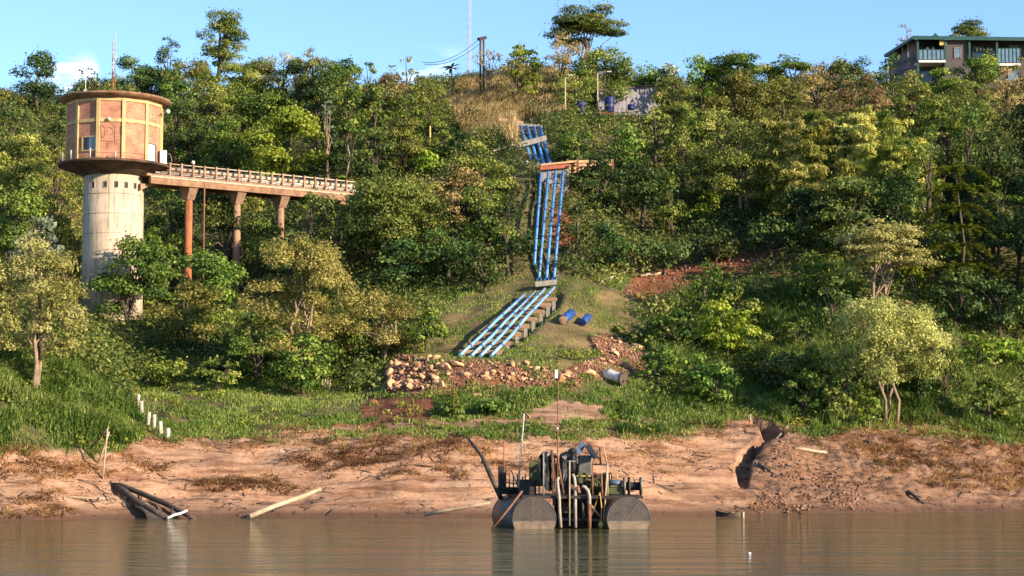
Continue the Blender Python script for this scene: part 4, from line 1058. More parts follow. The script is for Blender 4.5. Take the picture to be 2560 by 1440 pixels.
# ================================================================== built things
# ------------------------------------------------------------------ water tower
TD = 138.0
tc0 = W(285, 800, TD); TX, TY = W(287, 330, TD).x, TD
tzb = zv(830, TD)-.8
SC = TD/F
tower = thing('water_intake_tower', (TX, TY, tzb), 'round concrete water intake tower with a brick cabin on top', 'tower')
zdeck = zv(416, TD); zroof = zv(257, TD); RCOL = 74*SC
b = MB(); b.lathe((TX, TY, 0), [(RCOL*1.04, tzb), (RCOL*1.02, tzb+5), (RCOL, zdeck-.78)], 64); b.build('shaft', M['concrete'], tower)
b = MB()
for vv in (492, 541, 590, 640, 700, 760): b.lathe((TX, TY, zv(vv, TD)), [(RCOL*1.0, -.025), (RCOL*1.0+.03, -.02), (RCOL*1.0+.03, .02), (RCOL*1.0, .025)], 64)
for an in (-62, -28, 14, 48, 80):
    a = math.radians(an); p = Vector((TX+math.sin(a)*(RCOL+.012), TY-math.cos(a)*(RCOL+.012), 0))
    for k in range(5):
        z0 = zv(735-k*49*.98, TD); z1 = z0+1.35; b.beam(p+Vector((0, 0, z0)), p+Vector((0, 0, z1)), .03, .03)
b.build('formwork_seam', M['greyconc'], tower)
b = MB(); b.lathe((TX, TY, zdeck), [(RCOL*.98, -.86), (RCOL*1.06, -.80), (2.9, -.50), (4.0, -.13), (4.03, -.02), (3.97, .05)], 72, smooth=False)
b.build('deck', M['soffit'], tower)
def ringpt(an, r, z): a = math.radians(an); return Vector((TX+math.sin(a)*r, TY-math.cos(a)*r, z))
NF = 12; A0 = -8.0; RC = 117*SC*1.015
zc0 = zdeck+.05; zc1 = zroof-.25; zband = zv(321, TD)+.05
b = MB()
for k in range(NF):
    a1, a2 = A0+30*k, A0+30*(k+1)
    b.add([ringpt(a1, RC, zc0), ringpt(a2, RC, zc0), ringpt(a2, RC, zc1), ringpt(a1, RC, zc1)], [(0, 1, 2, 3)])
b.build('brick_wall', M['brick'], tower)
b = MB()
for k in range(NF):
    p = ringpt(A0+30*k, RC-.04, 0); b.box((p.x, p.y, (zc0+zc1)/2), (.24, .24, zc1-zc0), math.radians(A0+30*k))
b.build('pilaster', M['cream'], tower)
for z0 in (zband, zc1-.10):
    b = MB()
    for k in range(NF):
        q = ringpt(A0+30*k, RC+.0, z0); q2 = ringpt(A0+30*(k+1), RC+.0, z0); b.beam(q.lerp(q2, .035), q2.lerp(q, .035), .14, .26 if z0 == zband else .2)
    b.build('ring_beam', M['cream'], tower)
b = MB(); b.lathe((TX, TY, zroof), [(RC*.97, -.30), (3.6, -.10), (4.02, .0), (4.05, .10), (3.98, .16), (2.5, .45), (0.0, .6)], 72, smooth=True); b.build('roof', M['rustroof'], tower)
def facet(k0, s, z, out=0.0):
    """point on cabin facet starting at angle k0: s 0..1 across"""
    p = ringpt(k0, RC, z).lerp(ringpt(k0+30, RC, z), s); n = ringpt(k0+15, 1, 0)-Vector((TX, TY, 0)); return p+Vector((n.x, n.y, 0))*out
def fquad(mb, k0, s0, s1, z0, z1, o0, o1):
    mb.hexa([facet(k0, s0, z0, o0), facet(k0, s1, z0, o0), facet(k0, s1, z0, o1), facet(k0, s0, z0, o1)][::-1], [facet(k0, s0, z1, o0), facet(k0, s1, z1, o0), facet(k0, s1, z1, o1), facet(k0, s0, z1, o1)][::-1])
wz0, wz1 = zv(377, TD-2.6), zv(346, TD-2.6)
b = MB()
for s0, s1, z0, z1 in ((.24, .30, wz0, wz1), (.88, .94, wz0, wz1), (.24, .94, wz1, wz1+.09), (.20, .97, wz0-.1, wz0)): fquad(b, -38, s0, s1, z0, z1, -.02, .07)
wn = b.build('window', M['cream'], tower)
b = MB(); fquad(b, -38, .30, .58, wz0, wz1, -.02, .012); b.build('opening', M['glassdark'], wn)
b = MB(); fquad(b, -38, .58, .88, wz0, wz1, -.02, .03); b.build('pane', M['glassblue'], wn)
b = MB()
for s in (.36, .43, .5): fquad(b, -38, s, s+.012, wz0, wz1, .012, .05)
b.build('bar', M['blacksteel'], wn)
b = MB(); dz1 = zv(361, TD-1.5)
fquad(b, 52, .16, .62, zc0, dz1, -.02, .03); dr = b.build('door', M['white'], tower)
b = MB(); fquad(b, 52, .62, .72, zc0, dz1+.05, -.02, .04); fquad(b, 52, .16, .62, dz1, dz1+.06, -.02, .05); b.build('door_frame', M['darkbark'], dr)
# graffiti scrawl on the brick facet below the ring beam
def scr(pts):
    mbx = [facet(-8, s, zc0+t*(zband-zc0), .012) for s, t in pts]; g.tube(mbx, .013, 5)
g = MB()
scr([(.09,.86),(.13,.60),(.15,.52)]); scr([(.15,.86),(.26,.80),(.28,.66),(.24,.56),(.15,.52)])
scr([(.35,.70),(.36,.79),(.46,.80),(.56,.77),(.57,.70)]); scr([(.58,.86),(.66,.83),(.66,.46)])
scr([(.08,.47),(.30,.46),(.36,.45),(.66,.45),(.78,.38)]); scr([(.37,.45),(.37,.30)]); scr([(.86,.84),(.90,.82),(.91,.46)]); scr([(.86,.84),(.87,.62)]); scr([(.90,.86),(.98,.86)])
g.build('graffiti', M['darkbark'], tower)
b = MB(); p = facet(-8, .42, zband+.02, .16); b.lathe((p.x, p.y, p.z+.02), [(.0, -.13), (.12, -.09), (.16, 0), (.12, .09), (0, .13)], 12); b.build('wall_lamp', M['offwhite'], tower)
b = MB(); p0 = ringpt(78, RC-.05, zv(294, TD)); p1 = p0+Vector((.62, -.12, .30)); b.tube([p0, p0.lerp(p1, .5)+Vector((0, 0, .02)), p1], .045, 6)
la = b.build('lamp_arm', M['offwhite'], tower)
b = MB(); b.lathe((p1.x+.08, p1.y, p1.z), [(.0, -.16), (.12, -.12), (.17, 0), (.12, .13), (0, .17)], 14); b.build('lamp_head', M['white'], la)
for an, hh in ((-58, .7), (-40, .7), (-14, .72), (13, .5), (-74, .62)):
    b = MB(); p = ringpt(an, 3.86, zdeck+.03); b.tube([p, p+Vector((0, 0, hh))], .05, 6); b.build('guard_post', M['offwhite'], tower)
b = MB()
for z0 in (.35,):
    b.tube([ringpt(an, 3.86, zdeck+.42-.03*math.sin(math.radians((an+80)*9))) for an in range(-74, 60, 4)], .014, 4)
b.build('guard_wire', M['darkbark'], tower)
b = MB()
for an in (-30, -4, 17, 36, 56):
    b = MB(); p = ringpt(an, RCOL-.01, zv(461, TD-2)); b.box(p, (.2, .08, .40), math.radians(an)); vo = b.build('vent_opening', M['rubber'], tower)
    b = MB(); p = ringpt(an, RCOL+.01, zv(461, TD-2)); e = math.radians(an)
    for dx, dz, wx, wz in ((-.115, 0, .03, .46), (.115, 0, .03, .46), (0, .215, .26, .03), (0, -.215, .26, .03)):
        b.box((p.x+math.cos(e)*dx, p.y+math.sin(e)*dx, p.z+dz), (wx, .07, wz), e)
    b.build('vent_surround', M['greyconc'], vo)
# white cabinet beside the cabin door
ac = thing('control_cabinet', tuple(ringpt(80, 3.72, zdeck+.05)), 'white metal cabinet standing on the tower deck beside the door', 'cabinet')
p = ringpt(80, 3.72, zdeck+.05); b = MB(); b.box((p.x, p.y, p.z+.52), (.5, .4, 1.0), math.radians(20)); b.build('cabinet_box', M['white'], ac, bevel=.05)
b = MB(); b.tube([p+Vector((.2, 0, .8)), p+Vector((.5, .1, .75)), p+Vector((.62, .1, .4)), p+Vector((.62, .1, .15))], .03, 6); b.build('conduit', M['concrete2'], ac)
# masts on the tower roof
def lattice(mb, base, h, w0, w1, n):
    base = Vector(base)
    for k in range(n):
        t0, t1 = k/n, (k+1)/n; q = []
        for t in (t0, t1):
            ww = w0+(w1-w0)*t; q.append([base+Vector((ww*math.cos(a), ww*math.sin(a), h*t)) for a in (.5, 2.6, 4.7)])
        for i in range(3):
            mb.tube([q[0][i], q[1][i]], .03, 4, False); mb.tube([q[0][i], q[1][(i+1) % 3]], .018, 4, False)
mt = W(283, 225, 139.5); ms = thing('radio_mast', (mt.x, mt.y, zroof+.45), 'red and white lattice radio mast on the tower roof', 'mast')
hm = zv(103, 139.5)-zroof-.45; hr = hm*.5
b = MB(); lattice(b, (mt.x, mt.y, zroof+.45), hr, .15, .12, 7); b.build('red_section', M['rust'], ms)
b = MB(); lattice(b, (mt.x, mt.y, zroof+.45+hr), hm-hr, .12, .10, 6); b.build('white_section', M['metalmast'], ms)
b = MB(); b.tube([(mt.x+.12, mt.y, zroof+hm*.55), (mt.x+.12, mt.y, zroof+.45+hm+.6)], .022, 5); b.box((mt.x+.16, mt.y-.1, zroof+hm*.82), (.12, .12, .35)); b.build('antenna', M['offwhite'], ms)
p = W(213.5, 228, 138.2); b = MB(); b.tube([(p.x, p.y, zroof+.2), (p.x, p.y, zv(185, 138.2))], .04, 6); b.tube([(p.x, p.y, zv(185, 138.2)), (p.x, p.y, zv(151, 138.2))], .022, 5)
tag(b.build('antenna_pole', M['offwhite'], loc=(p.x, p.y, zroof+.2)), 'thin white antenna pole on the edge of the tower roof', 'pole')

# ------------------------------------------------------------------ footbridge from the tower to the slope
BZ = zv(437, 137.0)
pA = W(374, 437, 137.0); pB = Vector((W(797, 474, 145.3).x, 145.3, BZ)); dB = (pB-pA); dB.z = 0; LB = dB.length; dB.normalize(); nB = Vector((dB.y, -dB.x, 0))
def bp(s, o, z): return Vector((pA.x, pA.y, BZ))+dB*s+nB*o+Vector((0, 0, z))
SE = LB+3.4
br = thing('footbridge', tuple(bp(0, 0, 0)), 'concrete footbridge carrying pipes from the tower to the hillside', 'bridge')
b = MB(); b.beam(bp(-.3, -.9, .0), bp(SE, -.9, 0), 2.2, .16); b.build('deck', M['concrete2'], br)
b = MB(); b.beam(bp(0, .05, -.36), bp(SE, .05, -.36), .34, .55); b.beam(bp(0, -1.8, -.36), bp(SE, -1.8, -.36), .34, .55); b.build('girder', M['rustroof'], br)
b = MB(); b.beam(bp(0, .24, -.12), bp(SE, .24, -.12), .05, .10); b.build('edge_strip', M['concrete'], br)
for k in range(17):
    s = 1.55+k*(SE-2.0)/16.6
    b = MB(); b.beam(bp(s, .12, .05), bp(s, .12, 1.02), .14, .14, up=dB); b.build('railing_post', M['concrete2'], br, bevel=.015)
b = MB(); b.tube([bp(.9, .02, .93), bp(SE-.2, .02, .93)], .05, 6); b.tube([bp(.9, .02, .30), bp(SE-.2, .02, .30)], .035, 6); b.build('handrail', M['concrete'], br)
for o_, z_, r_, nm in ((-.55, .66, .17, 'concrete'), (-1.5, .62, .15, 'concrete2')):
    b = MB(); b.tube([bp(-.2, o_, z_), bp(SE, o_, z_)], r_, 14)
    for k in range(11): b.tube([bp(.9+k*1.65, o_, z_), bp(1.04+k*1.65, o_, z_)], r_*1.22, 14)
    b.build('water_pipe', M[nm], br)
b = MB(); b.tube([bp(.5, -.12, .24), bp(SE, -.12, .24)], .07, 8)
for k in range(9):
    s = 6.0+k*1.5; b.tube([bp(s, .0, .12), bp(s, .0, .38), bp(s+.55, .0, .38), bp(s+.55, .0, .12)], .035, 6)
b.build('small_pipe', M['white'], br)
for k, (uu, dd) in enumerate(((480, 139.2), (600, 141.6), (713, 143.6))):
    q = W(uu, 600, dd); s = (q-bp(0, 0, 0)).dot(dB); c = bp(s, -.75, 0); zg = tz(c.x, c.y)-.4
    b = MB(); b.lathe((c.x, c.y, 0), [(.29, zg), (.27, BZ-1.5)], 20); pl = b.build('pillar', M['rustpaint' if k == 0 else 'concrete2'], br)
    b = MB(); z0, z1 = BZ-1.5, BZ-.63
    r = .3; b.hexa([c+dB*sx*r+nB*sy*r+Vector((0, 0, z0-BZ-c.z+BZ)) for sx, sy in ((-1,-1),(1,-1),(1,1),(-1,1))], [c+dB*sx*.36+nB*sy*.85+Vector((0, 0, z1-c.z)) for sx, sy in ((-1,-1),(1,-1),(1,1),(-1,1))])
    b.hexa([c+dB*sx*.38+nB*sy*.88+Vector((0, 0, z1-c.z)) for sx, sy in ((-1,-1),(1,-1),(1,1),(-1,1))], [c+dB*sx*.38+nB*sy*.88+Vector((0, 0, z1-c.z+.16)) for sx, sy in ((-1,-1),(1,-1),(1,1),(-1,1))])
    b.build('capital', M['concrete2'], pl)
c = W(388, 450, 137.6); b = MB(); b.hexa([bp(-.55, o, -1.15) for o in (-1.3, -.3)]+[bp(.15, o, -.75) for o in (-.3, -1.3)], [bp(-.55, o, -.64) for o in (-1.3, -.3)]+[bp(.75, o, -.64) for o in (-.3, -1.3)]); b.build('corbel', M['concrete2'], br)
q = W(503, 600, 139.7); s = (q-bp(0, 0, 0)).dot(dB); c = bp(s, .2, 0); b = MB(); b.tube([(c.x, c.y, tz(c.x, c.y)-.2), (c.x, c.y, BZ-.1)], .055, 8); b.build('down_pipe', M['rust'], br)
s = 3.55; p = bp(s, -.2, .82); lamp = thing('bridge_lamp', tuple(p), 'small round lamp standing on the footbridge pipe near the tower', 'lamp')
b = MB(); b.tube([p, p+Vector((0, 0, .3))], .05, 6); b.build('lamp_stem', M['concrete2'], lamp)
b = MB(); b.lathe((p.x, p.y, p.z+.42), [(0, -.16), (.13, -.08), (.15, 0), (.1, .11), (0, .15)], 12); b.build('lamp_globe', M['white'], lamp)

# ------------------------------------------------------------------ blue pipes
GP = 'blue pipes running down the slope'
def pipe(pts, r, label, mat='blue', cap=None):
    pts = [Vector(p) for p in pts]; t = thing('blue_pipe', tuple(pts[0]), label, 'pipe', GP)
    b = MB(); b.tube(pts, r, 12); b.build('pipe_barrel', M[mat], t)
    b = MB()
    for i in range(len(pts)-1):
        a, c = pts[i], pts[i+1]; n = max(1, round((c-a).length/4.2)); d = (c-a).normalized()
        for k in range(1, n+1):
            b = MB(); m = a.lerp(c, (k-.5)/n); b.tube([m-d*.10, m+d*.10], r*1.2, 12); b.build('pipe_joint', M['bluemid'], t)
    if cap:
        b = MB(); c = Vector(cap); b.tube([c+Vector((.16*math.sin(a), -.05, .16*math.cos(a))) for a in np.linspace(0, 2*math.pi, 13)], .055, 6, False); b.build('elbow_ring', M['bluemid'], t)
    return t
lowA = [(1150, 888), (1178, 890), (1201, 890), (1228, 889)]; lowB = [(1311, 736), (1337, 731), (1362, 722), (1386, 718)]
DA, DB_ = 111.9, 128.0
names = ['outer downhill end beside the golden bush', 'second from the golden bush side', 'second from the blue barrel offcuts', 'outer one along the concrete block tops']
for k in range(4):
    u0, v0 = lowA[k]; u1, v1 = lowB[k]; a = W(u0, v0, DA); c = W(u1, v1, DB_)
    m_ = a.lerp(c, .5); pipe([a, a.lerp(c, .27)+Vector((.02*k, 0, -.03)), m_+Vector((0, 0, .03)), a.lerp(c, .76)-Vector((.02, 0, .02)), c], .098, 'slanting lower blue pipe, '+names[k], 'bluesunlit')
# concrete supports under the lower run
ts = [.07, .20, .345, .475, .60, .73, .85, .955]
for k, t_ in enumerate(ts):
    a = W(lowA[0][0], lowA[0][1], DA).lerp(W(lowB[0][0], lowB[0][1], DB_), t_); c = W(lowA[3][0], lowA[3][1], DA).lerp(W(lowB[3][0], lowB[3][1], DB_), t_)
    d = (c-a).normalized(); a = a-d*.35; c = c+d*.35; zt = min(a.z, c.z)+.02; zg = min(tz(a.x, a.y), tz(c.x, c.y))-.4
    m = (a+c)/2; sup = thing('pipe_support', (m.x, m.y, zg), ['concrete support at the foot of the slanting blue pipes','concrete support second up from the foot of the slanting blue pipes','concrete support third up from the foot of the slanting blue pipes','concrete support just below the middle of the slanting blue pipes','concrete support just above the middle of the slanting blue pipes','concrete support third down from the top of the slanting blue pipes','concrete support second down from the top of the slanting blue pipes','concrete support at the top bend of the slanting blue pipes'][k], 'support', 'concrete supports under the lower blue pipes')
    b = MB(); b.beam(Vector((a.x, a.y, zt-.12)), Vector((c.x, c.y, zt-.12)), .20, .24); b.build('cross_beam', M['concrete2'], sup, bevel=.02)
    for q, nm in ((a+d*.22, 1), (c-d*.22, 2)):
        b = MB(); zz = tz(q.x, q.y)-.4; b.box((q.x, q.y, (zt-.24+zz)/2), (.24, .24, zt-.24-zz)); b.build('pier', M['greyconc'], sup, bevel=.02)
midT = [(1352, 432), (1371, 430), (1389, 429), (1408, 428)]; midB = [(1336, 660), (1347, 700), (1366, 700), (1385, 699)]
names = ['outermost beside the leafy trees, partly overgrown', 'second from the leafy trees', 'third from the leafy trees', 'outermost beside the bare red earth']
for k in range(4):
    top = W(*midT[k], 143.2); bot = W(*midB[k], 131.6); m1 = top.lerp(bot, .5)
    pipe([top, m1, bot], .10, 'steep middle blue pipe, '+names[k], cap=bot if k else None)
upT = [(1301, 315), (1317, 316), (1334, 317), (1350, 318)]; upB = [(1332, 418), (1347, 417), (1361, 415), (1376, 413)]
names = ['nearest the straw grass', 'second from the straw grass', 'third from the straw grass', 'nearest the dark bushes']
for k in range(4):
    top = W(*upT[k], 158.2); bot = W(*upB[k], 150.0); pipe([top, bot], .135, 'upper blue pipe above the platform, '+names[k])
# beams across the upper pipes and plank on top
def logthing(name, a, c, w_, h_, mat, label, cat, rnd=False):
    a = Vector(a); c = Vector(c); b = MB()
    if rnd: b.tube([a, a.lerp(c, .35)+Vector((0, 0, .03)), a.lerp(c, .7)-Vector((0, 0, .02)), c], [w_, w_*.92, w_*.85, w_*.75], 8)
    else: b.beam(a, c, w_, h_)
    return tag(b.build(name, mat, loc=tuple(a)), label, cat)
logthing('cross_beam', W(1280, 368, 153.2), W(1366, 345, 153.4), .35, .42, M['greyconc'], 'grey concrete beam lying across the four upper blue pipes', 'beam')
logthing('plank', W(1232, 378, 152.6), W(1283, 362, 153.0), .28, .16, M['wood'], 'weathered plank end beside the grey cross beam', 'plank')
logthing('plank', W(1248, 299, 159.5), W(1307, 308, 159.3), .30, .30, M['orangeplank'], 'orange lit plank lying on the ground at the top of the blue pipes', 'plank')
logthing('concrete_block', W(1338, 712, 130.0), W(1392, 706, 130.0), .7, .35, M['greyconc'], 'concrete anchor block where the steep and slanting pipes meet', 'block')
logthing('concrete_sill', W(1278, 311, 158.6), W(1356, 317, 158.6), .5, .22, M['greyconc'], 'concrete sill carrying the top ends of the upper blue pipes', 'sill')
# platform with headwall, red beam and plank retaining wall
pf = thing('pipe_headwall', tuple(W(1385, 440, 143.9)), 'grey concrete headwall behind the top of the steep pipes', 'wall')
a = W(1352, 428, 144.4); c = W(1422, 425, 144.4); b = MB(); b.hexa([Vector((a.x, 143.8, a.z-1.9)), Vector((c.x, 143.8, a.z-1.9)), Vector((c.x, 145, a.z-1.9)), Vector((a.x, 145, a.z-1.9))], [Vector((a.x, 144.0, a.z+.1)), Vector((c.x, 144.0, a.z+.1)), Vector((c.x, 145, a.z+.1)), Vector((a.x, 145, a.z+.1))]); b.build('wall_body', M['greyconc'], pf)
b = MB(); b.beam(W(1350, 421, 143.7), W(1422, 415, 143.9), .25, .28); b.build('red_beam', M['redpaint'], pf)
b = MB(); b.beam(W(1350, 414, 144.2), W(1440, 405, 144.6), .8, .14); b.build('cap_slab', M['orangeplank'], pf)
rw = thing('plank_retaining_wall', tuple(W(1440, 430, 145.4)), 'orange brown plank retaining wall beside the blue pipe platform', 'wall')
b = MB()
for k in range(4):
    b.beam(W(1422, 405+k*8.5, 145.3), W(1530 if k < 2 else 1490, 402+k*8.5, 146.2), .09, .21)
b.build('plank', M['orangeplank'], rw)
for uu in (1419, 1444, 1500, 1532):
    b = MB(); b.beam(W(uu, 440, 145.1), W(uu, 398, 145.1), .16, .16, up=(0, 1, 0)); b.build('post', M['rust'], rw)
q = W(1318, 410, 148.8); b = MB(); b.lathe((q.x, q.y, q.z-.3), [(.12, 0), (.14, .3), (.12, .5), (0, .58)], 12); tag(b.build('marker_stub', M['white'], loc=(q.x, q.y, q.z-.3)), 'small white capped stub beside the lower ends of the upper pipes', 'marker')

# ------------------------------------------------------------------ loose barrels, white drum, posts and poles
def barrel(a, c, r, mat, capmat, label, name='pipe_offcut', cat='pipe'):
    a = Vector(a); c = Vector(c); t = thing(name, tuple((a+c)/2), label, cat); b = MB(); d = (c-a).normalized(); b.tube([a, c], r, 20)
    for k in (.12, .5, .88): m = a.lerp(c, k); b.tube([m-d*.04, m+d*.04], r*1.06, 20)
    b.build('barrel', mat, t); b = MB(); b.tube([a-d*.03, a-d*.005], r*.93, 20); b.tube([a-d*.06, a-d*.03], r*.45, 14); b.build('end_cap', capmat, t); return t
x, y, z = ground(1408, 818); x2, y2, z2 = ground(1429, 797); barrel((x, y, z+.33), (x2, y2, z2+.36), .27, M['bluemid'], M['orangeplank'], 'short blue pipe section with a tan end lying on the grass')
x, y, z = ground(1457, 820); x2, y2, z2 = ground(1470, 800); barrel((x, y, z+.3), (x2, y2, z2+.33), .23, M['bluemid'], M['bluedark'], 'short blue pipe section with a dark end lying on the grass')
x, y, z = ground(1535, 962); wdm = thing('tipped_drum', (x, y, z), 'white drum lying tipped with its dark open end downhill', 'drum')
a = Vector(W(1515, 935, y+.5)); c = Vector(W(1556, 946, y-.3)); d = (c-a).normalized()
b = MB(); b.tube([a-d*.02, a, a.lerp(c, .3), a.lerp(c, .6), a.lerp(c, .85), c], [.15, .30, .33, .27, .30, .36], 20, True); b.build('drum_body', M['white'], wdm)
b = MB(); b.tube([c, c+d*.12], .40, 20); b.build('dark_rim', M['darkwood'], wdm)
GPst = 'white marker posts in a line up the gully'
for k, (uu, v0, v1, w_, lab) in enumerate([(418, 1114, 1070, .13, 'tan topped marker post lowest in the row, by the sand'), (402.5, 1094, 1053, .12, 'white marker post second up from the sand'), (384, 1073, 1036, .12, 'white marker post third up from the sand'), (368.5, 1062, 1030, .12, 'white marker post fourth up from the sand'), (354, 1034, 1003, .12, 'white marker post fifth up from the sand'), (343.5, 1015, 985, .12, 'white marker post highest and last of the row')]):
    x, y, z = ground(uu, v0); h = zv(v1, y)-z; b = MB(); ln = [.03,-.05,.02,.07,-.03,.04][k]; b.tube([(x, y, z-.3), (x+ln, y, z+h-.04), (x+ln, y, z+h)], [w_*.9, w_*.88, w_*.75], 12)
    tag(b.build('marker_post', M['offwhite' if k == 0 else 'dirtywhite'], loc=(x, y, z)), lab, 'post', GPst)
# bundle of pale canes and little posts on the hollow's far bank
for k, (uu, v0, v1, lab) in enumerate([(806, 972, 950, 'pale stake standing first in the cluster of five stakes in the grass'), (812, 975, 948, 'pale stake second in the cluster of five in the grass'), (817, 972, 946, 'tall pale stake in the middle of the cluster of five in the grass'), (822, 974, 951, 'pale stake fourth in the cluster of five in the grass'), (797, 974, 962, 'shortest stake beside the cluster in the shaded grass')]):
    x, y, z = ground(uu, v0, 100); logthing('stake', (x, y, z-.2), (x+.03*k, y, z+(v0-v1)*y/F), .05, .05, M['wood'], lab, 'stake', True)
# wooden poles and sticks
def stick(name, u0, v0, D0, u1, v1, D1, r, mat, label, cat='pole'): return logthing(name, W(u0, v0, D0), W(u1, v1, D1), r, r, mat, label, cat, True)
xx, yy, zz = ground(258, 1196)
stick('leaning_pole', 257, 1198, yy, 269, 1070, yy+.3, .045, M['wood'], 'thin upright pole of the three leaning together on the sand')
stick('leaning_pole', 243, 1172, yy+1.2, 272, 1080, yy+.35, .07, M['wood'], 'thick pale pole of the three leaning together on the sand')
stick('leaning_pole', 214, 1138, yy+2.0, 266, 1074, yy+.45, .055, M['darkwood'], 'dark slanting pole of the three leaning together on the sand')
xx, yy, zz = ground(1132, 1052); stick('thin_stick', 1132, 1056, yy, 1137, 930, yy, .028, M['rust'], 'thin brown stick standing before the stone rubble')
xx, yy, zz = ground(1075, 395, 120); stick('yellow_post', 1075, 420, yy, 1075, 314, yy, .10, M['ochre'], 'yellow post standing above the lime shrub')
xx, yy, zz = ground(1876, 1052); stick('stump_post', 1876, 1054, yy, 1875, 1036, yy, .06, M['wood'], 'short stump post at the head of the eroded gully', 'post')
xx, yy, zz = ground(1480, 1010); stick('fallen_branch', 1470, 1008, yy+.4, 1522, 1040, yy-.5, .06, M['darkwood'], 'dark branch lying by the sand patch below the rubble', 'branch')
xx, yy, zz = ground(1350, 1050); stick('fallen_branch', 1312, 1030, yy+.3, 1340, 1062, yy-.4, .05, M['orangeplank'], 'small brown branch lying at the edge of the sand path', 'branch')
# driftwood on the right bank
for a, c, r, m_, lab in [((1925, 1090), (1968, 1068), .10, 'wood', 'pale log end sticking out above the gully'), ((1985, 1145), (2065, 1132), .11, 'wood', 'pale log with cut end on the brown bank'), ((2160, 1103), (2250, 1125), .10, 'darkwood', 'dark log lying under the bank grass edge'), ((1896, 1195), (1945, 1215), .11, 'darkwood', 'dark beam half buried below the gully'), ((1935, 1125), (2010, 1160), .08, 'darkwood', 'dark root running down from the gully head'), ((2270, 1240), (2310, 1268), .10, 'darkwood', 'dark log sloping into the water near the far bank'), ((2340, 1160), (2480, 1128), .09, 'darkwood', 'long dark branch on the strawy bank'), ((1888, 1163), (1897, 1205), .04, 'wood', 'thin pale stick standing in the earth clods')]:
    x, y, z = ground(*a); x2, y2, z2 = ground(*c); logthing('driftwood_log', (x, y, z+r*.8), (x2, y2, z2+r*.8), r, r, M[m_], lab, 'log', True)
for a, c, r, m_, lab in [((1502, 718), (1590, 676), .10, 'wood', 'longest pale log of the driftwood heap by the red soil'), ((1556, 650), (1585, 690), .13, 'wood', 'broken stump standing in the driftwood heap by the red soil'), ((1560, 688), (1700, 655), .08, 'wood', 'thin pale branch at the upper edge of the red soil'), ((1640, 672), (1720, 648), .10, 'orangeplank', 'reddish branch on the red soil bank'), ((1600, 700), (1660, 684), .12, 'wood', 'short pale log on the red soil bank')]:
    x, y, z = ground(*a); x2, y2, z2 = ground(*c); logthing('driftwood_log', (x, y, z+r+ (.5 if 'stump' in lab else 0)), (x2, y2, z2+r*.6), r, r, M[m_], lab, 'log', True)
# dark wreck of a wooden boat, plank and rope on the near sand
wk = thing('wrecked_boat_frame', tuple(W(400, 1290, 88)), 'dark wooden frame of a wrecked boat slanting into the water', 'boat wreck')
b = MB(); b.tube([W(279, 1211, 92.6), W(300, 1213, 92.4), W(350, 1232, 91.4), W(420, 1262, 90.2), W(462, 1284, 89.4), W(488, 1298, 88.9)], [.09, .13, .13, .13, .12, .10], 8); b.build('gunwale', M['darkwood'], wk)
b = MB(); b.tube([W(280, 1212, 92.5), W(308, 1226, 91.7), W(345, 1258, 90.2), W(385, 1278, 89.4), W(420, 1298, 88.8)], [.10, .17, .17, .14, .12], 8); b.build('gunwale', M['darkwood'], wk)
b = MB(); b.plate([W(308, 1232, 91.6), W(345, 1258, 90.1), W(400, 1286, 89.1), W(412, 1304, 88.6), W(372, 1306, 88.5), W(362, 1280, 89.2), W(326, 1252, 90.4)], .08); b.build('hull_plank', M['darkwood'], wk)
b = MB(); b.beam(W(392, 1262, 90.0), W(402, 1284, 89.4), .16, .16); b.tube([W(430, 1270, 89.6), W(431, 1290, 89.2)], .05, 6); b.build('rib', M['darkwood'], wk)
stick('pale_board', 418, 1296, 88.3, 468, 1276, 88.9, .07, M['white'], 'pale board lying across the dark boat wreck', 'board')
stick('driftwood_log', 622, 1292, 88.6, 800, 1223, 92.2, .13, M['wood'], 'long pale trunk sloping from the sand into the water', 'log')
stick('thin_log', 148, 1243, 89.6, 270, 1246, 89.9, .05, M['wood'], 'thin grey log lying flat on the smooth sand', 'log')
stick('stick', 258, 1235, 89.7, 270, 1252, 89.3, .04, M['darkwood'], 'dark stick standing at the end of the thin grey log', 'stick')
b = MB(); P = []
for k in range(40):
    uu = 40+k*7.5; vv = 1150+k*3.05+4*math.sin(k*.9); x, y, z = ground(uu, vv); P.append((x, y, z+.03))
b.tube(P, .022, 5); tag(b.build('rope', M['darkwood'], loc=P[0]), 'old dark rope trailing down the smooth sand', 'rope')
stick('floating_pole', 1060, 1288, 90, 1225, 1256, 89.6, .08, M['wood'], 'long pole at the water edge behind the dredge', 'pole')
# canoe at the far side of the dredge
cn = thing('small_boat', tuple(W(1822, 1290, 91)), 'small dark open boat moored against the bank', 'boat')
b = MB(); n = 14; rim = []; bot = []
c0 = W(1822, 1290, 91.0); 
secs = []
for k in range(n+1):
    t = k/n*2-1; wv = .46*(1-abs(t)**2.6)+.03; zt = .22+.12*t*t; x_ = c0.x+t*.62
    secs.append([(x_, c0.y-wv, zt), (x_, c0.y-wv*.7, .02), (x_, c0.y+wv*.7, .02), (x_, c0.y+wv, zt), (x_, c0.y+wv-.05, zt), (x_, c0.y+wv*.6, .10), (x_, c0.y-wv*.6, .10), (x_, c0.y-wv+.05, zt)])
Vv = [p for s_ in secs for p in s_]; b.add(Vv, [(i*8+k, i*8+(k+1) % 8, (i+1)*8+(k+1) % 8, (i+1)*8+k) for i in range(n) for k in range(8)]); b.f += [tuple(range(8))[::-1], tuple(n*8+k for k in range(8))]; b.sm += [False]*2
b.build('hull', M['darkwood'], cn)
b = MB(); b.box((c0.x+.18, c0.y, .22), (.14, .8, .05)); b.build('thwart', M['wood'], cn)
b = MB(); b.tube([(c0.x+.66, c0.y-.1, -.3), (c0.x+.67, c0.y-.1, .26)], .06, 8); b.build('mooring_post', M['wood'], cn)
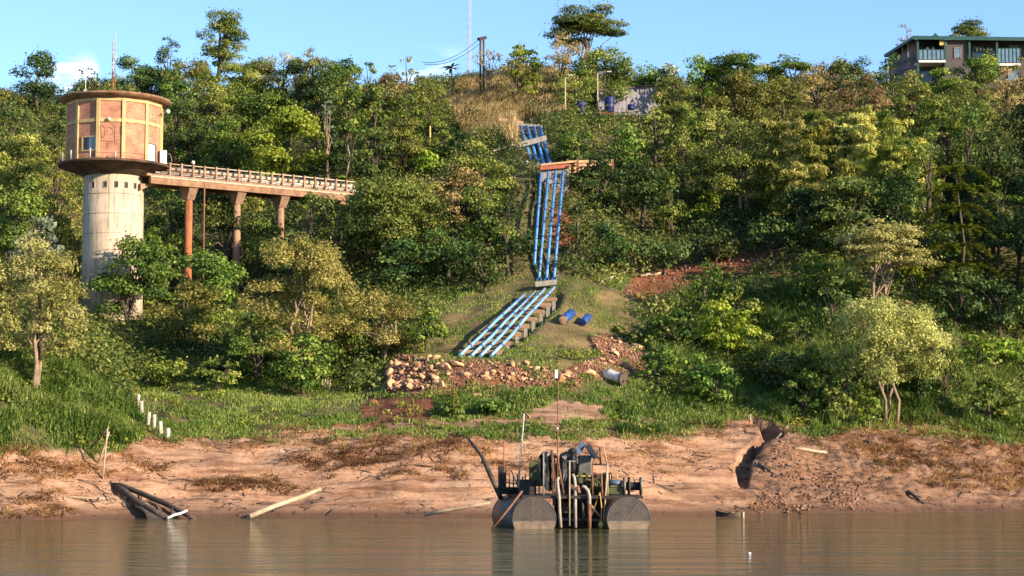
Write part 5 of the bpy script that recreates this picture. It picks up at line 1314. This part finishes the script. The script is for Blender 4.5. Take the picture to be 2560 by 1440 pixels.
q = W(1873, 1364, 58); q.z = 0.03; b = MB(); b.lathe((q.x, q.y, -.03), [(.03, 0), (.06, .03), (.05, .06), (.02, .075), (0, .08)], 12); tag(b.build('float', M['white'], loc=(q.x, q.y, 0)), 'small white float drifting on the open water', 'float')

# ------------------------------------------------------------------ stones of the rubble heaps (all alike in the photo)
smesh = []
for k in range(8):
    r_ = np.random.default_rng(50+k); V0 = []; 
    n1, n2 = 7, 9; pts = [(0, 0, 1)]
    for i in range(1, n1):
        for j in range(n2):
            th = math.pi*i/n1; ph = 2*math.pi*j/n2; pts.append((math.sin(th)*math.cos(ph), math.sin(th)*math.sin(ph), math.cos(th)))
    pts.append((0, 0, -1)); P = np.array(pts)
    pl = unit(r_.normal(size=(12, 3))); dd = r_.uniform(.32, .78, 12)
    for a_, d_ in zip(pl, dd):
        e = P@a_-d_; P = P-np.where(e > 0, e, 0)[:, None]*a_
    P *= np.array([1, r_.uniform(.65, 1), r_.uniform(.5, .8)])*1.25
    Fq = [(1+(i*n2)+j, 1+i*n2+n2+j, 1+i*n2+n2+(j+1) % n2, 1+i*n2+(j+1) % n2) for i in range(n1-2) for j in range(n2)]
    Ft = [(0, 1+j, 1+(j+1) % n2) for j in range(n2)]+[(len(P)-1, 1+(n1-2)*n2+(j+1) % n2, 1+(n1-2)*n2+j) for j in range(n2)]
    smesh.append(mesh_np('stone', P, [np.array(Fq), np.array(Ft)], M['stone']))
def stones(poly, n, s0, s1, label, group, seed, name='stone', near=True):
    r_ = np.random.default_rng(seed); us = [p[0] for p in poly]; vs_ = [p[1] for p in poly]; k = 0
    while k < n:
        uu = r_.uniform(min(us), max(us)); vv = r_.uniform(min(vs_), max(vs_))
        if not inpoly(np.array([uu]), np.array([vv]), poly)[0]: continue
        x, y, z = ground(uu, vv, 100, 125); s = s0*.75*(s1*1.15/(s0*.75))**(r_.random()**2.2); o = link(name, smesh[r_.integers(0, 8)], None, (x, y, z+s*.3)); o.scale = (s, s*r_.uniform(.7, 1), s*r_.uniform(.7, 1.0)); o.rotation_euler = tuple(r_.uniform(-.5, .5, 2))+(r_.uniform(0, 6.28),)
        tag(o, label, 'stone', group); k += 1
stones(RUBBLE_A, 170, .14, .42, 'tan angular stone in the rubble bank below the slanting blue pipes', 'stones of the rubble bank below the pipes', 71)
stones([(965,950),(1000,925),(1110,930),(1150,960),(1090,985),(965,985)], 34, .22, .46, 'large tan boulder at the golden-bush end of the rubble bank', 'large boulders at the end of the rubble bank', 72)
stones(RUBBLE_B, 90, .12, .30, 'tan broken stone in the heap uphill of the white drum', 'stones of the heap by the white drum', 73)
for uu, vv, s, lab in [(1190, 995, .24, 'lone brown stone in the grass below the rubble bank'), (935, 1012, .28, 'dark red stone at the corner of the bare earth below the rubble'), (1468, 942, .5, 'big squat brown boulder between rubble bank and white drum'), (1595, 878, .36, 'grey-brown boulder at the outer edge of the upper rubble heap')]:
    x, y, z = ground(uu, vv, 100, 125); o = link('boulder', smesh[int(uu) % 8], None, (x, y, z+s*.3)); o.scale = (s*1.2, s, s*.9); tag(o, lab, 'boulder')
# ------------------------------------------------------------------ dredge raft
def dz(x, y, D=77.0): return W(1180+x/4.5, 1020+y/4.5, D)
dq = dz(1200, 1310); dg = thing('dredge_raft', (dq.x, 78.0, 0), 'black pump dredge raft on two drum pontoons moored offshore', 'dredge')
RP = 110/2*77/F; zp = dz(703, 1000).z-RP
def pontoon(uc, shift, mat):
    c = W(uc, 1300, 77.0).x; a = Vector((c, 77.0, zp)); e = Vector((c+shift, 83.0, zp)); d = (e-a).normalized()
    b = MB(); b.tube([a+d*.03, e-d*.25, e], [RP, RP, RP*.8], 48, True); p = b.build('pontoon', M['tank'], dg)
    for i in range(len(p.data.polygons)-2): pass
    b = MB(); b.tube([a, a+d*.028], RP*.985, 48); b.build('end_plate', M['tankface'], p)
    b = MB(); zb = .30-zp; ang = math.acos(max(-1, min(1, -zb/(RP*.985)))); rv = Vector((d.y, -d.x, 0)); b.plate([a-d*.004+rv*(math.sin(t)*RP*.97)+Vector((0, 0, -math.cos(t)*RP*.97)) for t in np.linspace(-ang, ang, 25)], .006); b.build('tide_stain_plate', M['tidestain'], p)
    b = MB()
    for t in (0.0,):
        ring = [a-d*.01+rv*(math.cos(an)*RP*.99)+Vector((0, 0, math.sin(an)*RP*.99)) for an in np.linspace(0, 2*math.pi, 49)]; b.tube(ring, .012, 6, False)
    up_ = Vector((0, 0, 1)); b.beam(a-d*.01-rv*RP*.95+up_*(.31-zp), a-d*.01+rv*RP*.95+up_*(.31-zp), .02, .02); b.beam(a-d*.01+rv*RP*.45+up_*RP*.72, a-d*.01-rv*RP*.15+up_*(.33-zp), .02, .02)  # level bar is a weld, slanting bar models a pipe's cast shadow
    b.build('weld_rim_and_shadow', M['greysteel'], p)
    return c
xl = pontoon(1336, -.93, 'tank'); xr = pontoon(1572, -.93, 'tank')
zd = dz(900, 1003).z
def at(x, y, D=77.0): return dz(x, y, D)
b = MB(); b.beam(at(560, 1003, 77.3), at(1925, 1003, 77.3), .14, .12); b.beam(at(560, 1003, 77.3)+Vector((-.4, 4.2, 0)), at(1925, 1003, 77.3)+Vector((-.6, 4.2, 0)), .14, .12)
for k in range(7):
    p = at(560+k*225, 1003, 77.4); b.beam(p, p+Vector((-.5, 4.1, 0)), .12, .10)
b.build('deck_frame', M['blacksteel'], dg)
b = MB(); p0 = at(570, 992, 77.5); p1 = at(1915, 992, 77.5); b.hexa([p0+Vector((0, 0, -.02)), p1+Vector((0, 0, -.02)), p1+Vector((-.6, 4, -.02)), p0+Vector((-.6, 4, -.02))], [p0+Vector((0, 0, .03)), p1+Vector((0, 0, .03)), p1+Vector((-.6, 4, .03)), p0+Vector((-.6, 4, .03))]); b.build('deck_plate', M['blacksteel'], dg)
# black box stands in for the shade and machinery between the pontoons
b = MB(); c = at(1250, 1170, 80); b.box((c.x, 80.4, .55), (2.35, 2.6, 1.25)); b.build('well_shade_box', M['blacksteel'], dg, bevel=.04)
b = MB()
for (x0, y0, x1, y1) in ((1000,1040,1130,1150),(1130,1040,1000,1150),(1010,1165,1150,1165),(1020,1245,1510,1262),(1000,1020,1000,1310),(1140,1030,1140,1180),(1050,1100,1090,1180)):
    b.beam(at(x0, y0, 78.6), at(x1, y1, 78.6), .07, .07)
b.build('lattice_brace', M['greysteel'], dg)
b = MB(); b.beam(at(1000, 1250, 78.3), at(1500, 1262, 78.3), .10, .10); b.build('cross_pipe', M['greysteel'], dg)
b = MB(); a = at(1060, 1075, 79.0); b.lathe((a.x, a.y, a.z-.45), [(.0, 0), (.36, .05), (.4, .3), (.36, .55), (0, .6)], 18); b.build('pump_casing', M['rust'], dg)
# railing at the far corner
b = MB()
for x, y0, y1 in ((325, 940, 700), (375, 950, 790), (420, 955, 735), (465, 958, 760), (510, 962, 740), (570, 975, 770), (600, 930, 740), (690, 985, 800), (755, 985, 800)): b.tube([at(x, y0, 80.5), at(x, y1, 80.5)], .032, 6)
b.tube([at(325, 832, 80.5), at(520, 858, 80.5)], .028, 6); b.tube([at(325, 900, 80.5), at(560, 930, 80.5)], .028, 6); b.build('railing', M['blacksteel'], dg)
b = MB(); b.box(at(440, 930, 81.2), (1.2, .9, .30)); b.box(at(620, 905, 80.0), (.75, .8, .75)); b.box(at(340, 800, 81.4), (.35, .5, 1.1)); b.build('winch_housing', M['blacksteel'], dg, bevel=.05)
b = MB(); b.box(at(725, 745, 80.4), (.62, .5, 1.0)); b.build('control_box', M['olivepaint'], dg, bevel=.04)
b = MB(); b.tube([at(360, 800, 80.4), at(361, 362, 80.4)], .03, 6); b.build('red_pole', M['redpaint'], dg)
b = MB(); b.tube([at(520, 900, 79.6), at(540, 620, 79.6), at(585, 62, 79.6)], [.045, .045, .035], 6); b.build('white_pole', M['offwhite'], dg)
# hanging black tarpaulins
def sheet(pts, D, name, mat, fold=.16, dx=0):
    P = [at(x, y, D) for x, y in pts]; b = MB(); c = sum((p for p in P), Vector())/len(P); n = len(P)
    fo = lambda p: p+Vector((0, fold*.5*math.sin(p.x*17)+fold*.35*math.sin(p.x*41+p.z*3), 0))
    R_ = [fo(c.lerp(p, s)) for s in (.8, .55, .28) for p in P]; Q = [fo(p) for p in P]
    V_ = Q+R_+[fo(c)]; fs = []
    for l in range(3):
        for i in range(n): fs.append((l*n+i, l*n+(i+1) % n, (l+1)*n+(i+1) % n, (l+1)*n+i))
    for i in range(n): fs.append((3*n+i, 3*n+(i+1) % n, 4*n))
    b.add(V_, fs, False); o = b.build(name, mat, dg); m_ = o.modifiers.new('thick', 'SOLIDIFY'); m_.thickness = .03; return o
sheet([(735,570),(765,525),(800,492),(850,488),(898,490),(905,600),(895,760),(905,930),(865,935),(830,925),(800,850),(772,780),(748,690)], 78.8, 'tarpaulin', M['tarp'])
sheet([(995,520),(1060,488),(1100,462),(1140,440),(1172,468),(1180,590),(1190,725),(1125,720),(1060,720),(1055,800),(1050,885),(1010,850),(1000,700),(985,600)], 78.6, 'tarpaulin', M['tarp'])
sheet([(900,800),(930,640),(985,600),(1000,760),(1010,960),(960,980),(910,960)], 79.2, 'tarpaulin', M['tarp'])
sheet([(800,495),(895,485),(960,520),(985,590),(930,560),(860,540)], 79.0, 'tarpaulin', M['tarp'], .1)
# gable of two loose roof sheets
b = MB(); b.plate([at(1212, 385, 79.6), at(1292, 400, 79.6), at(1215, 522, 78.8), at(1150, 505, 78.8)], .03); b.build('roof_sheet', M['bluegrey'], dg)
b = MB(); b.plate([at(1280, 432, 79.0), at(1318, 398, 79.4), at(1432, 560, 78.8), at(1362, 562, 78.4)], .04); b.build('roof_sheet', M['tarp'], dg)
# posts
for x0, y0, x1, y1, D, r, mt_ in ((805,992,805,500,78.0,.035,'palepipe'),(805,565,870,515,78.0,.03,'palepipe'),(915,1100,905,470,77.8,.035,'rust'),(940,1000,925,560,78.0,.03,'rust'),(1000,860,960,500,77.9,.035,'rust'),(960,540,900,480,78,.03,'orangeplank'),(1097,1325,1097,590,77.2,.034,'wood'),(1020,600,1165,600,78.0,.03,'greysteel'),(1355,970,1355,620,78.2,.035,'rust'),(1447,640,1447,440,78.4,.05,'rust'),(1365,635,1530,635,78.2,.03,'blacksteel'),(1525,640,1475,430,78.2,.03,'orangeplank'),(1525,1000,1525,630,78.0,.035,'wood'),(1465,990,1455,740,77.8,.04,'rust'),(1365,760,1455,730,77.8,.03,'rust'),(1420,480,1360,620,78.3,.02,'blacksteel'),(1440,450,1400,520,78.3,.02,'blacksteel'),(1525,640,1480,1290,77.3,.035,'wood'),(1440,945,1330,1240,77.3,.028,'rust'),(1290,1040,1440,1220,77.5,.045,'wood'),(1030,960,985,690,77.9,.035,'rust'),(440,700,505,850,79.8,.025,'greysteel')):
    b = MB(); b.tube([at(x0, y0, D), at(x1, y1, D)], r, 7); b.build('post', M[mt_], dg)
# engine with round green air drum
b = MB(); b.box(at(1270, 648, 79.4), (.58, .7, .85)); en = b.build('engine', M['greysteel'], dg, bevel=.05)
b = MB(); b.box(at(1262, 860, 79.6), (.95, .9, 1.0)); b.box(at(1130, 830, 79.8), (.9, .8, 1.5)); b.box(at(1400, 870, 80.0), (.9, .7, 1.0)); b.build('engine_block', M['blacksteel'], en, bevel=.05)
b = MB(); c = at(1232, 782, 78.6); b.tube([c, c+Vector((0, .5, 0))], .24, 24); b.build('air_drum', M['olivepaint'], en)
b = MB(); b.beam(at(1180, 765, 78.55), at(1335, 765, 78.55), .03, .05); b.build('strap', M['yellow'], en)
b = MB()
for k in range(6): b.tube([at(1340+k*22, 960, 78.8), at(1345+k*20, 860, 78.7), at(1352+k*20, 780+8*k, 78.9)], .035, 6)
b.build('hose', M['olivepaint'], en)
b = MB(); b.box(at(1400, 900, 79.4), (.95, .7, .75)); b.tube([at(1100, 890, 78.2), at(1180, 900, 78.2)], .13, 10); b.tube([at(1180, 870, 78.3), at(1205, 960, 78.3)], .09, 8); b.build('gearbox', M['rust'], en, bevel=.04)
# goose-neck suction pipes
for pts, r, D, mt_ in (([(1000,1345),(985,1150),(980,1000),(965,880),(960,810),(975,775)], .065, 77.1, 'palepipe'), ([(1165,1345),(1162,1100),(1160,850),(1150,780),(1130,742)], .065, 77.3, 'palepipe'), ([(1318,1360),(1322,1150),(1322,1000),(1305,930),(1270,890),(1235,880)], .07, 77.1, 'palepipe'), ([(1250,1340),(1248,1150),(1240,1060),(1212,1020),(1185,1040)], .065, 77.6, 'blacksteel')):
    b = MB(); b.tube([at(x, y, D) for x, y in pts], r, 10)
    p = b.build('suction_pipe', M[mt_], dg)
b = MB(); b.tube([at(1322, 1350, 77.05), at(1322, 1080, 77.05)], .078, 10); b.build('pipe_sleeve', M['rust'], dg)
b = MB(); b.tube([at(1440, 960, 77.2), at(1458, 1120, 77.2), at(1452, 1300, 77.2)], .026, 6); b.lathe(at(1450, 1310, 77.2), [(0, -.16), (.1, -.1), (.12, 0), (.07, .1), (0, .14)], 10); b.build('rope', M['yellow'], dg)
# reel and light blue cylinder at the far end
b = MB(); rl = None
ca = at(1710, 880, 78.3); cb = at(1900, 880, 78.3)
b.tube([ca, cb], .17, 20); rl = b.build('cable_reel', M['blacksteel'], dg)
for xx in (1712, 1765, 1898):
    b = MB(); c = at(xx, 880, 78.3); b.tube([c-Vector((.045, 0, 0)), c+Vector((.045, 0, 0))], .375, 28); b.build('reel_flange', M['blacksteel' if xx == 1765 else 'greysteel'], rl)
b = MB(); b.tube([at(1545, 835, 78.2), at(1690, 850, 78.2)], .12, 16); b.build('blue_cylinder', M['bluegrey'], dg)
b = MB(); b.box(at(1610, 925, 78.4), (.62, .6, .30)); b.box(at(1620, 885, 78.1), (.64, .1, .04)); b.build('green_tray', M['olivepaint'], dg, bevel=.02)
for x, y in ((1555, 745), (1635, 745), (1828, 770)):
    b = MB(); b.tube([at(x, 900, 78.4), at(x, y, 78.4)], .022, 5); b.build('yellow_rod', M['yellow'], dg)
b = MB(); b.box(at(1520, 850, 79), (.3, .5, .9)); b.tube([at(1560, 800, 78.6), at(1560, 730, 78.6)], .06, 8); b.build('exhaust', M['blacksteel'], dg)
b = MB(); b.beam(at(885, 520, 78.2), at(905, 470, 78.2), .16, .12); b.build('pulley_block', M['rust'], dg)
# long poles and the mast
b = MB(); b.tube([at(222, 1365, 76.3), at(400, 1150, 76.5), at(565, 935, 76.8)], .045, 7); tag(b.build('mooring_pole', M['rust'], loc=tuple(at(222, 1365, 76.3))), 'long rusty pole slanting from the dredge deck into the water', 'pole')
b = MB(); b.tube([W(1170, 1096, 84.5), W(1205, 1140, 83.6), W(1225, 1185, 82.8), W(1252, 1245, 81.8)], [.05, .09, .11, .11], 8); tag(b.build('leaning_log', M['darkwood'], loc=tuple(W(1170, 1096, 84.5))), 'dark crooked log leaning against the dredge deck', 'log')
mst = thing('signal_mast', tuple(W(1394, 1240, 78.6)), 'thin mast with a white box on top standing on the dredge', 'mast')
b = MB(); b.tube([W(1394, 1240, 78.6), W(1394, 1080, 78.6), W(1396, 950, 78.6)], [.035, .03, .025], 6); b.build('mast_pole', M['rust'], mst)
b = MB(); b.tube([W(1393.5, 1075, 78.6), W(1393.5, 1068, 78.6)], .04, 6); b.box(W(1391, 935, 78.6), (.13, .13, .36)); b.build('mast_box', M['white'], mst)

# ------------------------------------------------------------------ hilltop: power poles, wires, lamps, shed, barrels
pp = thing('power_pole_pair', tuple(W(1205, 215, 180)), 'twin power poles joined by a dark crossarm on the ridge', 'power pole')
xg, yg, zg = W(1205, 215, 180)
for uu in (1201, 1209):
    b = MB(); q = W(uu, 215, 180); b.tube([(q.x, 180, tz(q.x, 180)-.5), (q.x, 180, zv(96, 180))], .10, 8); b.build('pole', M['darkwood'], pp)
b = MB(); b.beam(W(1196, 98, 179.3), W(1214, 94, 180.8), .25, .28); b.build('crossarm', M['blacksteel'], pp)
for k, (u0, v0, u1, v1, lab) in enumerate([(1198, 98, 1055, 155, 'upper power line sagging away from the twin poles'), (1206, 104, 1060, 160, 'lower power line sagging away from the twin poles')]):
    a = W(u0, v0, 180); c = W(u1, v1, 215); b = MB(); b.tube([a.lerp(c, t)-Vector((0, 0, 1.6*4*t*(1-t)*.5)) for t in np.linspace(0, 1, 12)], .03, 4, False); tag(b.build('power_line', M['rubber'], loc=tuple(a)), lab, 'cable')
ma = W(1173, 200, 230); cmast = thing('lattice_mast', tuple(ma), 'very tall thin grey lattice mast rising out of the picture behind the ridge', 'mast')
b = MB(); lattice(b, (ma.x, 230, tz(ma.x, 230)), 26, .24, .22, 26); b.build('mast_lattice', M['metalmast'], cmast)
def lamp_post(u, vb, vt, D, arm, label):
    q = W(u, vb, D); zt = zv(vt, D); t = thing('street_lamp', (q.x, D, tz(q.x, D)), label, 'street lamp', 'street lamps on the hilltop')
    b = MB(); b.tube([(q.x, D, tz(q.x, D)-.4), (q.x, D, zt)], .07, 8); b.build('lamp_pole', M['wood'], t)
    e = Vector((q.x+arm, D-.2, zt+.12)); b = MB(); b.tube([(q.x, D, zt-.05), (q.x+.08, D, zt+.06), e], .045, 6); a_ = b.build('lamp_arm', M['rust'], t)
    b = MB(); b.box(e+Vector((.1, 0, -.02)), (.42, .2, .12)); b.build('lamp_head', M['offwhite'], a_, bevel=.03)
lamp_post(1413, 262, 192, 168, .35, 'lower street lamp with a short arm near the dry crowned tree'); lamp_post(1494, 285, 183, 171, .95, 'taller street lamp with a long arm before the grey shed')
sh = thing('grey_shed', tuple(W(1560, 290, 177)), 'grey sheet-clad shed half hidden by trees on the hilltop', 'shed')
b = MB(); b.hexa([W(1492, 302, 174.5), W(1650, 302, 177), W(1650, 302, 182)+Vector((0, 0, -.3)), W(1492, 302, 180)], [W(1497, 228, 174.5), W(1650, 212, 177), W(1650, 212, 182), W(1497, 228, 180)]); b.build('wall', M['shed'], sh)
b = MB(); b.hexa([W(1492, 229, 174.2), W(1652, 213, 176.8), W(1652, 213, 182.5), W(1492, 229, 180.5)], [W(1492, 224, 174.2), W(1652, 208, 176.8), W(1652, 208, 182.5), W(1492, 224, 180.5)]); b.build('roof_edge', M['darkwood'], sh)
b = MB()
for uu in (1524, 1553, 1585, 1617): b.beam(W(uu, 300, 174.9+(uu-1497)*.0164), W(uu, 226-(uu-1497)*.1, 174.9+(uu-1497)*.0164), .05, .05, up=(0, 1, 0))
b.build('cladding_seam', M['blacksteel'], sh)
def drum(u, v0, v1, D, wpx, mat, label):
    q = W(u, v0, D); h = (v0-v1)*D/F; r = wpx*D/F/2; t = thing('blue_barrel', (q.x, D, q.z), label, 'barrel', 'blue barrels before the shed')
    b = MB(); b.lathe((q.x, D, q.z), [(r*.92, 0), (r, .05*h), (r, .32*h), (r*1.05, .35*h), (r, .38*h), (r, .64*h), (r*1.05, .67*h), (r, .7*h), (r, .93*h), (r*.9, h)], 24); b.build('barrel_body', mat, t)
    b = MB(); b.lathe((q.x, D, q.z+h), [(r*.8, -.01), (r*.8, .05), (0, .05)], 20); b.build('lid', mat, t)
drum(1453, 288, 254, 169, 24, M['bluedark'], 'dark blue barrel standing apart among the leaves'); drum(1523.5, 281, 243, 170.5, 25, M['bluedark'], 'blue barrel with a white strap on the red rack'); drum(1577, 275, 262, 171, 17, M['bluedark'], 'small blue barrel low behind the leaves')
rk = thing('red_rack', tuple(W(1515, 300, 170.6)), 'red painted steel rack carrying a blue barrel', 'rack')
b = MB(); b.beam(W(1494, 279, 170), W(1534, 287, 170.2), .14, .14); b.beam(W(1494, 278, 171.2), W(1534, 284, 171.4), .14, .14); b.build('rack_beam', M['redpaint'], rk)
for uu, D in ((1497, 170), (1532, 170.2), (1497, 171.2), (1532, 171.4)):
    b = MB(); q = W(uu, 285, D); b.tube([(q.x, D, tz(q.x, D)-.3), (q.x, D, q.z)], .06, 6); b.build('rack_leg', M['rust'], rk)
# a strip of pale road edge and pale boards by the shed
logthing('pale_board', W(1440, 327, 163), W(1478, 322, 163.4), .35, .10, M['greyconc'], 'pale concrete slab edge showing through leaves below the barrels', 'slab')
logthing('white_panel', W(1515, 314, 165), W(1542, 316, 165), .3, .22, M['white'], 'small white panel showing through leaves below the red rack', 'panel')

# ------------------------------------------------------------------ hilltop building with balconies
HD = 190.0
def h_(u, v, D=HD): return W(u, v, D)
hb = thing('hilltop_lodge', tuple(h_(2400, 240)), 'two storey taupe lodge with green roof edge and balconies on the hilltop', 'building')
b = MB()
def boxuv(mb, u0, u1, v0, v1, D0, D1):
    """block between two photo columns and rows on the face at D0, reaching straight back to D1"""
    a = W(u0, v1, D0); c = W(u1, v0, D0); mb.hexa([(a.x, D0, a.z), (c.x, D0, a.z), (c.x, D1, a.z), (a.x, D1, a.z)], [(a.x, D0, c.z), (c.x, D0, c.z), (c.x, D1, c.z), (a.x, D1, c.z)])
boxuv(b, 2296, 2362, 98, 262, HD+2.2, HD+9); boxuv(b, 2362, 2425, 100, 262, HD+.2, HD+9); boxuv(b, 2425, 2640, 100, 262, HD+2.2, HD+9)
b.build('wall', M['bldgrey'], hb)
b = MB(); p = [h_(2274, 98, HD+2.2), h_(2296, 98, HD+2.2), h_(2296, 262, HD+2.2), h_(2274, 262, HD+2.2)]
sl = [h_(2222, 150, HD+9), h_(2276, 100, HD+2.0), h_(2276, 230, HD+2.0), h_(2222, 230, HD+9)]
b.hexa([sl[3], sl[2], h_(2297, 230, HD+2.1), h_(2297, 230, HD+9)], [sl[0], sl[1], h_(2297, 99, HD+2.1), h_(2297, 150, HD+9)]); b.build('side_wall', M['bldlilac'], hb)
b = MB(); b.hexa([h_(2281, 98, HD-.4), h_(2650, 103, HD-.4), h_(2650, 103, HD+9), h_(2281, 98, HD+9)], [h_(2281, 91, HD-.4), h_(2650, 96, HD-.4), h_(2650, 94, HD+9), h_(2281, 89, HD+9)]); rf = b.build('roof', M['green'], hb)
b = MB()
for k in range(5): q0 = h_(2216+k*14, 232, HD+8-k*1.7); b.beam(q0, (q0.x, q0.y, zv(150-k*11, HD+8-k*1.7)), .10, .10, up=(0, 1, 0))
for v_ in (150, 172, 196): b.beam(h_(2208, v_+16, HD+8.4), h_(2274, v_-6, HD+.9), .12, .16)
b.build('stair_frame', M['bldlilac'], hb)
b = MB(); b.hexa([h_(2210, 143, HD+6.5), h_(2281, 98, HD-.3), h_(2290, 98, HD+2), h_(2225, 143, HD+9)], [h_(2210, 136, HD+6.5), h_(2281, 91, HD-.3), h_(2290, 91, HD+2), h_(2225, 136, HD+9)]); b.build('side_eave', M['green'], rf)
b = MB(); b.plate([h_(2327, 93, HD+1), h_(2345, 93, HD+1), h_(2336, 84, HD+1)], .4); b.build('ridge_cap', M['green'], rf)
for uu, v0, v1 in ((2296, 98, 220), (2364, 100, 190), (2424, 100, 150), (2493, 103, 165)):
    b = MB(); q = h_(uu, v1, HD); b.box((q.x, HD, (q.z+zv(v0, HD))/2), (.2, .2, zv(v0, HD)-q.z)); b.build('post', M['green'], hb)
def balcony(u0, u1, vr, vs_, rail=M['glassblue'], items=True):
    b = MB(); a = W(u0, vs_+6, HD-.2); c = W(u1, vs_, HD-.2); b.hexa([(a.x, HD-.2, a.z), (c.x, HD-.2, a.z), (c.x, HD+2.2, a.z), (a.x, HD+2.2, a.z)], [(a.x, HD-.2, c.z), (c.x, HD-.2, c.z), (c.x, HD+2.2, c.z), (a.x, HD+2.2, c.z)]); bal = b.build('balcony', M['white'], hb)
    b = MB(); a = W(u0+1, vs_-2, HD-.05); c = W(u1-1, vr, HD-.05); b.hexa([(a.x, HD-.05, a.z), (c.x, HD-.05, a.z), (c.x, HD, a.z), (a.x, HD, a.z)], [(a.x, HD-.05, c.z), (c.x, HD-.05, c.z), (c.x, HD, c.z), (a.x, HD, c.z)]); b.build('glass_rail', rail, bal)
    b = MB(); b.beam((a.x, HD-.03, c.z+.03), (c.x, HD-.03, c.z+.03), .08, .06)
    n = 6
    for k in range(n+1): x_ = a.x+(c.x-a.x)*k/n; b.beam((x_, HD-.08, a.z), (x_, HD-.08, c.z), .05, .05, up=(0, 1, 0))
    b.build('rail_frame', M['green'], bal)
balcony(2297, 2364, 125, 150); balcony(2494, 2552, 122, 158); balcony(2286, 2297, 175, 201)
b = MB(); boxuv(b, 2388, 2401, 120, 144, HD+.16, HD+.3); wn = b.build('window', M['glassblue'], hb)
b = MB(); boxuv(b, 2385.5, 2388, 118, 146, HD+.12, HD+.3); boxuv(b, 2401, 2403, 118, 146, HD+.12, HD+.3); boxuv(b, 2388, 2401, 118, 120, HD+.12, HD+.3); b.build('frame', M['bldlilac'], wn)
for u0, u1, v0, v1 in ((2305, 2325, 112, 148), (2330, 2352, 112, 148), (2432, 2460, 116, 158), (2462, 2488, 116, 158), (2498, 2520, 112, 156), (2524, 2548, 112, 156), (2302, 2330, 172, 210), (2520, 2545, 172, 200)):
    b = MB(); boxuv(b, u0, u1, v0, v1, HD+2.1, HD+2.3); b.build('window', M['glassdark' if u0 % 4 else 'glassblue'], hb)
b = MB(); boxuv(b, 2284, 2294, 170, 199, HD+1.9, HD+2.15); b.build('window', M['glassblue'], hb)
b = MB(); boxuv(b, 2349, 2366, 101, 113, HD-.06, HD+.02); b.build('name_board', M['ochre'], hb)
b = MB()
for k in range(5): boxuv(b, 2440+k*9, 2445+k*9, 119+k % 3, 128, HD+1.6, HD+1.9)
b.build('curtain', M['offwhite'], hb)
for u, v0, v1, lab in ((2319, 149, 113, 'white towel shape hanging on the first upper balcony'), (2333, 149, 116, 'pale seat back on the first upper balcony')):
    q = h_(u, v0, HD+1); b = MB(); b.lathe((q.x, q.y, q.z), [(.22, 0), (.25, .5), (.16, .9), (.2, 1.15), (0, 1.35)], 10); tag(b.build('covered_chair', M['offwhite'], loc=tuple(q)), lab, 'chair')
print('objects', len(bpy.data.objects))
